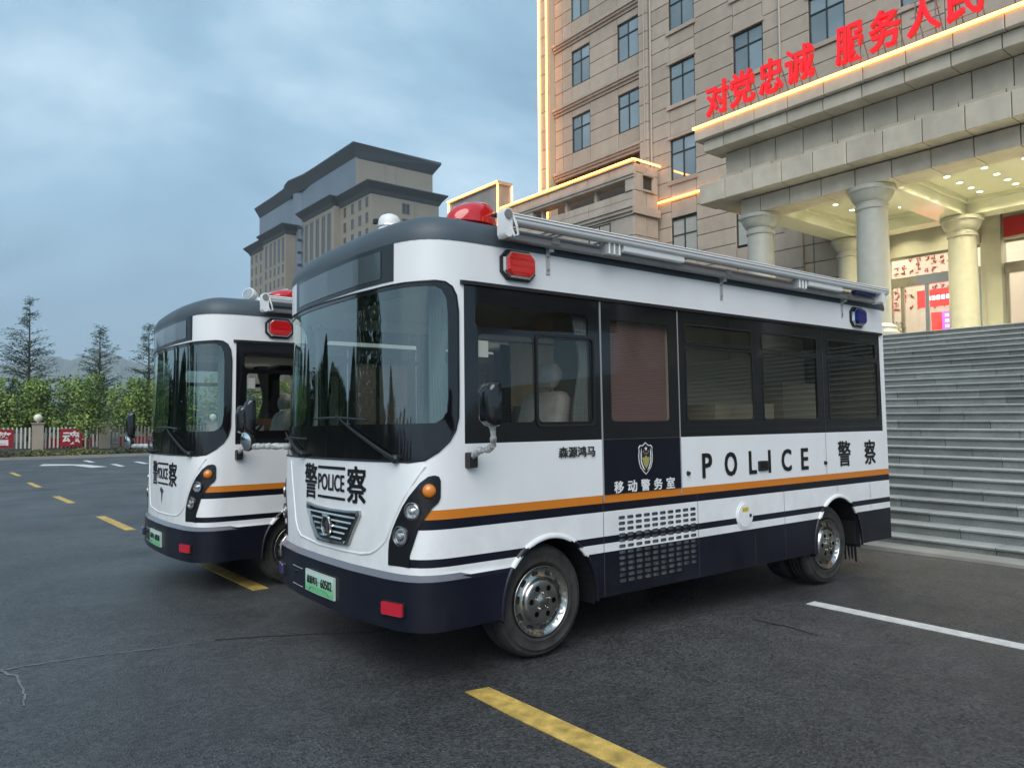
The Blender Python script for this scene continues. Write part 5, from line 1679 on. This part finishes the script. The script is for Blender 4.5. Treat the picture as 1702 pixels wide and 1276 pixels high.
# ------------------------------------------------------------------ far grey office block
def build_far():
    WALL = mat('far_wall', (.26, .235, .195), .85, var=.05, vscale=.3)
    CLAD = mat('far_cladding', (.15, .18, .22), .45, var=.08, vscale=.2)
    ROOF = mat('far_roof', (.085, .095, .10), .6)
    WIN = mat('far_window', (.055, .062, .068), .2)
    root = thing('office_block', 'distant grey office block with dark overhanging roofs behind the buses', 'building', (76, 168, 0))
    def blk(x0, x1, y0, y1, z1, m=WALL, name='wall'):
        mb = MB(); mb.box(x0, x1, y0, y1, -1, z1); return wpart(mb, name, m, root)
    blk(70.0, 89, 143, 176, 57.3, WALL); blk(69.95, 70.2, 143.3, 176, 57.2, CLAD, 'cladding')
    blk(70.6, 89, 178, 203, 57.0, WALL); blk(70.2, 70.7, 178.5, 203, 56.9, CLAD, 'cladding')
    mb = MB(); n = 10
    ring = [(72.5 - 3.4 * math.sin(math.pi * k / n), 169.5 + 11.5 * k / n) for k in range(n + 1)]
    mb.prism(ring, lambda a, b: (a, b, -1), lambda a, b: (a, b, 57.2)); wpart(mb, 'bay', CLAD, root, 30)
    blk(68.0, 84, 132.5, 146.5, 46.6); blk(66.6, 84, 146.5, 163, 46.9)
    blk(68.0, 84, 187, 203.5, 46.3); blk(66.8, 84, 174.5, 190, 46.6)
    def roof(x0, x1, y0, y1, z, ov, h):
        mb = MB()
        ringf = lambda d, zz: [(x0 - d, y0 - d, zz), (x1 + d, y0 - d, zz), (x1 + d, y1 + d, zz), (x0 - d, y1 + d, zz)]
        mb.loft([ringf(.1, z), ringf(.5, z + h * .35), ringf(ov * .75, z + h * .7), ringf(ov, z + h * .92), ringf(ov, z + h), ringf(ov - 1.5, z + h * 1.05)])
        wpart(mb, 'roof', ROOF, root)
    roof(68, 84, 132.5, 147, 46.5, 1.5, 2.2); roof(66.6, 84, 147.2, 163, 46.8, 1.5, 2.1)
    roof(68, 84, 189.6, 203.5, 46.2, 1.6, 2.2); roof(66.8, 84, 174.5, 189.4, 46.5, 1.6, 2.2)
    # upper roof follows the wavy front
    mb = MB()
    line = [(70.0, 141.9), (70.0, 160), (69.9, 168), (69.3, 172), (68.9, 175), (69.4, 178.5), (70.4, 182), (70.6, 190), (70.6, 204)]
    rings = []
    for x, y in line:
        rings.append([(x + .2, y, 56.9), (x - .7, y, 58.3), (x - 1.5, y, 59.5), (x - 1.5, y, 59.8), (90.5, y, 59.8), (90.5, y, 59.3), (89, y, 57)])
    rings[0] = [(p[0], 143 if i in (0, 6) else 142.4 if i == 1 else 141.6, p[2]) for i, p in enumerate(rings[0])]
    mb.loft(rings); wpart(mb, 'roof', ROOF, root)
    wm = MB()
    wm.box(-.06, .1, -.62, .62, -.1, 0); wm.box(-.06, .1, -.62, .62, 1.9, 2.0); wm.box(-.06, .1, -.62, -.54, 0, 1.9); wm.box(-.06, .1, .54, .62, 0, 1.9); wm.box(-.04, .1, -.04, .04, 0, 1.9)
    wme = wm.mesh('window', mat('far_frame', (.17, .16, .14), .7))
    pm = MB(); pm.quad((-.012, .56, 0), (-.012, -.56, 0), (-.012, -.56, 1.9), (-.012, .56, 1.9)); pme = pm.mesh('pane', WIN)
    def win(x, y, z, sx=1, sz=1):
        o = link('window', wme, root); o.location = Vector((x, y, z)) - root.location; o.scale = (1, sx, sz)
        link('pane', pme, o)
    for r_ in range(9):
        z = 44.1 - 3.2 * r_
        for y in (134.1, 137.2, 140.6, 144.2):
            win(68, y, z)
        for y in (148.4, 151, 153.8, 156.6, 159.4, 161.6):
            if r_ >= 3:
                win(66.6, y, z)
    for y in (149, 152, 155.2, 158.4, 161.4):
        win(66.6, y, 37.2, 1.5, 4.4)
    for r_ in range(10):
        z = 43.7 - 3.2 * r_
        for y in (192.6, 195.2, 198.7, 202):
            win(68, y, z)
        if r_ >= 2:
            for y in (176.2, 179, 181.8, 184.6, 187.8):
                win(66.8, y, z)
    for y in (176.2, 179, 181.8, 184.6, 187.8):
        win(66.8, y, 40.2, 1.3, 2.9)
    for z in (43.6, 40.4, 37.2, 34):
        o = link('window', wme, root); o.location = Vector((76, 132.5, z)) - root.location; o.rotation_euler = (0, 0, math.pi / 2); o.scale = (1, 1.5, 1.05)
        link('pane', pme, o)
    mb = MB()
    for x in (76.7, 79.3):
        mb.box(x, x + .25, 142.85, 143.0, 48, 57)
    mb.box(78.0, 78.25, 132.35, 132.5, 20, 46.5)
    wpart(mb, 'wall_rib', WALL, root)['kind'] = 'stuff'
    mb = MB()
    for k in range(30):
        z = 20 + 1.9 * (k // 3) * 1.6; y = (171.2, 174.6, 178.2)[k % 3]
        mb.box(68.6, 69.6, y, y + .6, z, z + .6)
    wpart(mb, 'wall_vent', WIN, root)['kind'] = 'stuff'
build_far()

# ------------------------------------------------------------------ planting and fence
def zy(y): return zg(min(y, 40))
def leaf_cloud(mb, centre, rad, n, size, r_, mi_n=3, clumps=14, flat=.75):
    cl = []
    for _ in range(clumps):
        while True:
            p = Vector((r_.uniform(-1, 1), r_.uniform(-1, 1), r_.uniform(-1, 1)))
            if p.length < 1:
                break
        cl.append((p * .78, r_.uniform(.28, .5), r_.randrange(mi_n)))
    for _ in range(n):
        c, cr, mi = r_.choice(cl)
        d_ = Vector((r_.gauss(0, 1), r_.gauss(0, 1), r_.gauss(0, 1))).normalized() * cr * r_.uniform(.55, 1.08)
        p = c + d_
        P = Vector(centre) + Vector((p.x * rad[0], p.y * rad[1], p.z * rad[2]))
        a = Vector((r_.gauss(0, 1), r_.gauss(0, 1), r_.gauss(0, .7))).normalized(); b = a.cross(Vector((r_.gauss(0, 1), r_.gauss(0, 1), r_.gauss(0, 1)))).normalized()
        s_ = size * r_.uniform(.6, 1.3)
        mb.add([P - a * s_, P + b * s_ * .5, P + a * s_, P - b * s_ * .5], [(0, 1, 2, 3)], mi)
def leafmat(n, c):
    m = mat(n, c, .6, var=.3, vscale=5)
    return m
LG = [leafmat('leaf_light', (.28, .38, .09)), leafmat('leaf_mid', (.19, .28, .07)), leafmat('leaf_dull', (.11, .17, .055))]
DG = [leafmat('leaf_dark', (.03, .062, .028)), leafmat('leaf_deep', (.022, .048, .025)), leafmat('leaf_olive', (.045, .07, .025))]
BARK = mat('bark', (.06, .045, .035), .9, var=.3, vscale=10)
NEED = [leafmat('needle_blue', (.085, .15, .11)), leafmat('needle_dark', (.06, .105, .08))]
def broad_tree(x, y, h, rx, label, seed, mats=LG, n=3600, size=.105, name='bushy_tree', zc=.58, group='pale green trees behind the kerb hedge'):
    r_ = random.Random(seed); zb = zy(y)
    root = thing(name, label, 'tree', (x, y, zb), group)
    mb = MB()
    mb.tube([(0, 0, 0), (.04, .02, h * .25), (-.03, .03, h * .5)], [.085, .065, .04], 8)
    for k in range(6):
        a = r_.uniform(0, 6.28); z0 = h * r_.uniform(.2, .4)
        mb.tube([(0, 0, z0), (math.cos(a) * rx * .4, math.sin(a) * rx * .4, z0 + h * .2), (math.cos(a) * rx * .7, math.sin(a) * rx * .7, z0 + h * .42)], [.035, .025, .01], 5)
    mb.obj('trunk', BARK, root)
    mb = MB()
    leaf_cloud(mb, (0, 0, h * zc), (rx, rx, h * (1 - zc) * .98), int(n * .62), size, r_, 3, 20)
    leaf_cloud(mb, (0, 0, h * .38), (rx * 1.1, rx * 1.1, h * .24), int(n * .38), size, r_, 3, 14)
    for k in range(26):     # upright new shoots at the top
        a = r_.uniform(0, 6.28); d_ = rx * r_.uniform(0, .75)
        p = Vector((math.cos(a) * d_, math.sin(a) * d_, h * r_.uniform(.78, .9)))
        for q in range(14):
            P = p + Vector((r_.uniform(-.06, .06), r_.uniform(-.06, .06), q * .035 * r_.uniform(.6, 1.2)))
            u = Vector((r_.gauss(0, 1), r_.gauss(0, 1), .8)).normalized() * size; v = u.cross(Vector((0, 0, 1))).normalized() * size * .45
            mb.add([P, P + u * .5 + v, P + u, P + u * .5 - v], [(0, 1, 2, 3)], 0)
    mb.obj('crown', mats, root, fix=False)
    return root
def conifer(x, y, h, rad, label, seed, sparse=1.0):
    r_ = random.Random(seed); zb = zy(y)
    root = thing('cedar_tree', label, 'tree', (x, y, zb), 'tall thin conifers beyond the fence')
    mb = MB(); mb.tube([(0, 0, 0), (.1, .05, h * .5), (.05, .1, h * .97)], [.2, .11, .015], 8)
    nd = MB()
    z = h * .16
    while z < h * .99:
        f = z / h
        for _ in range(2):
            if f > .6 and r_.random() < .5 * sparse:
                continue
            a = r_.uniform(0, 6.28)
            ln = rad * (1 - f) ** .62 * r_.uniform(.6, 1.25) * (.55 if f > .78 else 1) + .25
            dirv = Vector((math.cos(a), math.sin(a), 0))
            pts = []
            lift = r_.uniform(.45, 1.25)
            for q in range(6):
                t = q / 5
                pts.append(Vector((.07, .06, z)) + dirv * ln * t + Vector((0, 0, ln * (lift * t * .55 - .28 * t * t * (1 - lift * .6)))))
            mb.tube(pts, [.035 * (1 - .8 * q / 5) * (1 - f * .6) + .004 for q in range(6)], 4, cap=False)
            for q in range(int(19 * ln) + 6):
                t = r_.uniform(.18, 1.03)
                i = min(4, int(t * 5)); P = pts[i].lerp(pts[min(5, i + 1)], t * 5 - i)
                P = P + Vector((r_.gauss(0, .12), r_.gauss(0, .12), r_.gauss(-.02, .09)))
                u = (dirv * r_.uniform(.2, 1) + Vector((r_.gauss(0, .5), r_.gauss(0, .5), r_.uniform(-.3, .45)))).normalized() * r_.uniform(.14, .30)
                v = u.cross(Vector((r_.gauss(0, 1), r_.gauss(0, 1), 1))).normalized() * .035
                nd.add([P - v, P + u * .6 - v * .8, P + u, P + v], [(0, 1, 2, 3)], r_.randrange(2))
        z += r_.uniform(.07, .17)
    mb.obj('trunk', BARK, root); nd.obj('crown', NEED, root, fix=False)
def cypress(x, y, h, rad, label, seed):
    r_ = random.Random(seed)
    root = thing('cypress_tree', label, 'tree', (x, y, zy(y)), 'dark cypresses along the car park edge')
    mb = MB(); mb.tube([(0, 0, 0), (0, 0, h * .8)], [.12, .03], 6); mb.obj('trunk', BARK, root)
    mb = MB()
    for _ in range(4200):
        f = r_.random() ** .8; a = r_.uniform(0, 6.28)
        w = rad * (math.sin(math.pi * min(1, f * .86 + .14)) ** .6) * r_.uniform(.75, 1.05)
        P = Vector((math.cos(a) * w, math.sin(a) * w, h * (.04 + .96 * f)))
        u = Vector((math.cos(a) * .4 + r_.gauss(0, .2), math.sin(a) * .4 + r_.gauss(0, .2), 1)).normalized() * r_.uniform(.2, .38); v = u.cross(Vector((math.cos(a), math.sin(a), 0))).normalized() * .09
        mb.add([P - v, P + u, P + v, P - u * .3], [(0, 1, 2, 3)], r_.randrange(3))
    mb.obj('crown', DG, root, fix=False)
def build_planting():
    kb = MB()
    x = -60
    kb.box(-60, 60, 43.75, 44.0, -.5, zg(40) + .13)
    tag(kb.obj('planting_kerb', mat('kerb_pale', (.28, .27, .26), .7, var=.1, vscale=1)), kind='structure')
    # low mixed hedge: ground cover
    r_ = random.Random(4)
    mb = MB()
    for _ in range(26000):
        x = r_.uniform(-30, 24); y = 44.15 + 4.2 * r_.random() ** 1.3
        hh = .20 + .12 * math.sin(x * 1.3 + y) * math.sin(x * .41 + 1) + .1 * math.sin(x * 3.1)
        P = Vector((x, y, zg(40) + hh * r_.random() ** .5 + .05))
        a = Vector((r_.gauss(0, 1), r_.gauss(0, 1), r_.gauss(0, .8))).normalized() * r_.uniform(.05, .12); b = a.cross(Vector((r_.gauss(0, 1), r_.gauss(0, 1), r_.gauss(0, 1)))).normalized() * .045
        k = math.sin(x * .9) + math.sin(x * .37 + 2) + .6 * math.sin(y)
        mi = 0 if k > .55 else 1 if k > -.5 else 2
        if r_.random() < .2:
            mi = r_.randrange(3)
        mb.add([P - a, P + b, P + a, P - b], [(0, 1, 2, 3)], mi)
    o = mb.obj('hedge', [leafmat('hedge_red', (.07, .042, .03)), leafmat('hedge_green', (.06, .08, .03)), leafmat('hedge_yellow', (.13, .125, .03))], fix=False)
    tag(o, 'low mixed hedge along the far kerb', 'hedge', kind='stuff')
    vis = [(2.9, 4.3, 1.15, 'bushy pale green tree at the very left edge of the picture'), (4.75, 4.25, 1.15, 'bushy pale green tree behind the ball lamp pillar'), (6.75, 4.15, 1.15, 'bushy green tree behind the red character board'),
           (8.15, 5.0, 1.2, 'tallest pale green tree, trunk in front of the fence between board and bare pillar'), (9.85, 4.35, 1.15, 'bushy pale green tree right of the bare pillar'), (11.3, 4.3, 1.2, 'bushy green tree next to the second bus')]
    for k, (x, h, rx, lab) in enumerate(vis):
        if k == 3:
            broad_tree(7.95, 54.5, 5.1, 1.3, lab, 23)
        else:
            broad_tree(x * 59.6 / 52, 59.6, h * 1.16 + .1, rx * 1.3, lab, 20 + k, n=4600, size=.115)
    for k, x in enumerate((13.2, 15.3, 17.4, 19.6, 21.8, -.2, -2.6, -5.2, -8, -11, -14.5, -18, -22)):
        broad_tree(x * 1.15, 60 + (k % 3) * .5, 5.0 + .4 * (k % 2), 1.6, 'bushy green tree in the row, hidden behind the buses' if x > 12 else 'bushy green tree in the row, left of the picture', 40 + k, n=2200, size=.14)
    darks = [(5.2, 73, 5.6, 2.0, 'dark round tree under the tallest cedar, at the left'), (11.6, 76, 6.0, 1.9, 'dark round tree below the middle cedar'), (15.4, 74, 5.6, 1.9, 'dark round tree beside the second bus'), (8.2, 78, 4.6, 2.2, 'dark low tree between two cedars'),
             (2.0, 72, 5.2, 2.2, 'dark round tree at the left picture edge')]
    for k, (x, y, h, rx, lab) in enumerate(darks):
        broad_tree(x, y, h, rx, lab, 70 + k, DG, 3000, .15, 'dark_tree', group='dark trees beyond the fence')
    conifer(6.75, 80, 13.2, 3.3, 'tallest thin cedar with a bare leader at the left', 5)
    conifer(12.45, 80, 11.0, 2.6, 'middle thin cedar in front of the hills', 8, .6)
    conifer(16.75, 80, 11.6, 2.6, 'thin cedar partly hidden by the second bus', 12, .6)
    r3 = random.Random(31)
    for k, (deg, d_, h, rad) in enumerate([(98, 42, 6.2, .9), (102, 43, 7.0, 1.0), (106.5, 42, 6.4, .9), (111, 43, 7.4, 1.0), (115, 42, 6.0, .9), (119.5, 42, 7.0, 1.0), (127, 24, 9.2, 1.35), (131, 40, 6.4, 1.1), (141, 38, 6.4, 1.2)]):
        cypress(3 + d_ * math.cos(R(deg)), 4 + d_ * math.sin(R(deg)), h, rad * 1.7, 'dark cypress west of the car park, mirrored in the windscreen' if k != 6 else 'largest dark cypress, mirrored in the middle of the windscreen', 90 + k)
    for k, deg in enumerate((96, 103, 110, 116, 122, 128, 134, 138, 144, 149, 155, 162, 170, 178)):
        d_ = 44 + 3 * (k % 2)
        broad_tree(3 + d_ * math.cos(R(deg)), 4 + d_ * math.sin(R(deg)), 4.2 + .9 * (k % 3), 2.4, 'dark round tree west of the car park, mirrored in the windscreen', 120 + k, DG, 1500, .22, 'dark_tree', group='dark trees west of the car park')
    # fence: pillars, pickets, boards
    Y = 57.0; zb = zg(60)
    PIL = mat('pillar_render', (.40, .33, .27), .8, var=.05, vscale=2)
    pil = [-8.6, -1.9, 5.43, 9.28, 16.4]
    labs = ['fence pillar left of the picture', 'fence pillar left of the picture', 'beige fence pillar topped by a round white lamp', 'bare beige fence pillar right of the red board', 'beige fence pillar behind the second bus']
    for k, x in enumerate(pil):
        root = thing('fence_pillar', labs[k], 'pillar', (x, Y, zb), 'fence pillars')
        mb = MB(); mb.box(-.30, .30, -.3, .3, 0, 1.72); mb.obj('shaft', PIL, root)
        mb = MB(); mb.box(-.37, .37, -.37, .37, 1.72, 1.78); mb.box(-.33, .33, -.33, .33, 1.66, 1.72); mb.obj('cap', PIL, root)
        if k != 3:
            mb = MB(); mb.lathe([(.06, 1.78), (.06, 1.84), (.14, 1.87), (.23, 1.98), (.25, 2.09), (.23, 2.2), (.14, 2.31), (.001, 2.34)], (0, 0, 0), (0, 0, 1), 20)
            auto_smooth(mb.obj('ball_lamp', mat('lamp_ball', (.75, .74, .62), .3), root), 60)
    pk = MB(); pk.box(-.045, .045, -.02, .02, .12, 1.42); pk.add([(-.045, -.02, 1.42), (.045, -.02, 1.42), (.045, .02, 1.42), (-.045, .02, 1.42), (0, 0, 1.50)], [(0, 1, 4), (1, 2, 4), (2, 3, 4), (3, 0, 4)])
    pme = pk.mesh('picket', mat('picket_white', (.62, .60, .56), .6))
    pme2 = pk.mesh('picket', mat('picket_beige', (.24, .215, .18), .6))
    secs = [('white picket fence section left of the ball lamp pillar', -1.6, 5.1), ('white picket fence section between the two beige pillars', 5.76, 8.95), ('beige picket fence section between the bare pillar and the second bus', 9.6, 16.1)]
    for lab, xa, xb in secs:
        root = thing('picket_fence', lab, 'fence', ((xa + xb) / 2, Y, zb), 'picket fence sections')
        mb = MB()
        for z in (.25, 1.12, 1.28):
            mb.box(xa - (xa + xb) / 2, xb - (xa + xb) / 2, .02, .06, z, z + .05)
        mb.obj('rail', mat('rail_dark', (.05, .05, .05), .5), root)
        n = int((xb - xa) / .225)
        for k in range(n):
            o = link('picket', pme if xa < 9 else pme2, root); o.location = (xa + (k + .5) * (xb - xa) / n - (xa + xb) / 2, 0, 0)
    RB = mat('board_red', (.33, .012, .022), .5)
    for ch, x0, x1, lab in (('魂', 6.68, 7.95, 'red board with the white character 魂 on the picket fence'), ('警', 2.95, 4.12, 'red board with a white character cut off at the left picture edge')):
        root = thing('red_board', lab, 'sign', ((x0 + x1) / 2, Y - .06, zb), 'red character boards on the fence')
        w = (x1 - x0) / 2
        mb = MB(); mb.box(-w, w, -.05, 0, .20, 1.36); mb.obj('board', RB, root)
        vs, fs, _ = text2d(ch, .02)
        mb = MB(); mb.add([(-w * .8 + 1.6 * w * x, -.055, .34 + .88 * y) for x, y in vs], fs); mb.obj('lettering', mat('board_lettering', (.8, .78, .78), .5), root)
    for x0, x1, lab in ((5.9, 8.6, 'low red banner behind the pickets under the character board'), (10.2, 13.6, 'low red banner behind the pickets beside the second bus')):
        root = thing('low_banner', lab, 'banner', ((x0 + x1) / 2, Y + .3, zb), 'red banners behind the fence')
        w = (x1 - x0) / 2
        mb = MB(); mb.add([(-w + 2 * w * k / 12, .03 * math.sin(k * 1.3), .1) for k in range(13)] + [(-w + 2 * w * k / 12, .03 * math.sin(k * 1.1 + 1), .78) for k in range(13)], [(k, k + 1, 14 + k, 13 + k) for k in range(12)])
        mb.obj('cloth', mat('banner_pale_red', (.50, .05, .05), .6), root)
build_planting()

# ------------------------------------------------------------------ hills
def build_hills():
    D = 2600.0
    f2 = Vector((math.cos(AZ), math.sin(AZ), 0))
    pr = [(-5200, 60), (-4200, 150), (-3300, 175), (-2600, 205), (-2200, 200), (-2005, 187), (-1794, 193), (-1748, 202), (-1690, 212), (-1651, 221), (-1626, 225), (-1598, 222), (-1573, 214), (-1552, 208), (-1525, 218), (-1499, 225), (-1457, 229),
          (-1404, 234), (-1379, 223), (-1356, 210), (-1318, 200), (-1267, 191), (-1160, 178), (-950, 168), (-700, 120), (-300, 80), (200, 40), (900, 10)]
    r_ = random.Random(6)
    def h_at(l):
        for (a, ha), (b, hb) in zip(pr, pr[1:]):
            if a <= l <= b:
                return ha + (hb - ha) * (l - a) / (b - a)
        return 0
    mb = MB()
    ls = [-5200 + 25 * k for k in range(240)]
    rows = [(-1300, .0), (-1000, .13), (-750, .27), (-500, .45), (-300, .63), (-140, .82), (0, 1.0), (250, .8), (700, .4), (1200, 0)]
    n = len(ls)
    for d, k in rows:
        for i, l in enumerate(ls):
            wob = .16 * math.sin(l * .011 + d * .004) + .09 * math.sin(l * .029 + 1 + d * .01) + .05 * math.sin(l * .07 + d * .03) if 0 < k < 1 else 0
            p = f2 * (D + d) + rt * (l * (D + d) / D)
            mb.v.append((p.x, p.y, -2 + (h_at(l) + 3) * max(0, k * (1 + wob)) + (r_.uniform(-2, 2) if 0 < k < 1 else 0)))
    for j in range(len(rows) - 1):
        for i in range(n - 1):
            mb.f.append((j * n + i, j * n + i + 1, (j + 1) * n + i + 1, (j + 1) * n + i)); mb.m.append(0)
    o = mb.obj('hills', mat('hill_scrub', (.085, .10, .065), .95, var=.35, vscale=.02, detail=8), fix=False)
    tag(o, kind='structure')
build_hills()

# ------------------------------------------------------------------ air
def build_haze():
    mb = MB(); mb.box(-3900, 6200, -3900, 6200, -6, 330)
    m = bpy.data.materials.new('haze_air'); m.use_nodes = True
    t = m.node_tree; t.nodes.clear()
    out = t.nodes.new('ShaderNodeOutputMaterial'); v = t.nodes.new('ShaderNodeVolumePrincipled')
    v.inputs['Color'].default_value = (.80, .90, 1.0, 1); v.inputs['Density'].default_value = 0.00027; v.inputs['Anisotropy'].default_value = 0.0
    t.links.new(v.outputs[0], out.inputs['Volume'])
    o = mb.obj('haze', m)
    o.display_type = 'WIRE'
    tag(o, kind='stuff')
build_haze()

build_bus('nearest white police bus with navy skirt, orange stripe and white camera dome on its roof', 2.5, 4.955, -.017, False)
build_bus('second white police bus, half hidden, with a lamp mast on its roof and no grille', 2.5 - .33, 4.955 + 3.52, -.017 - .085, True)
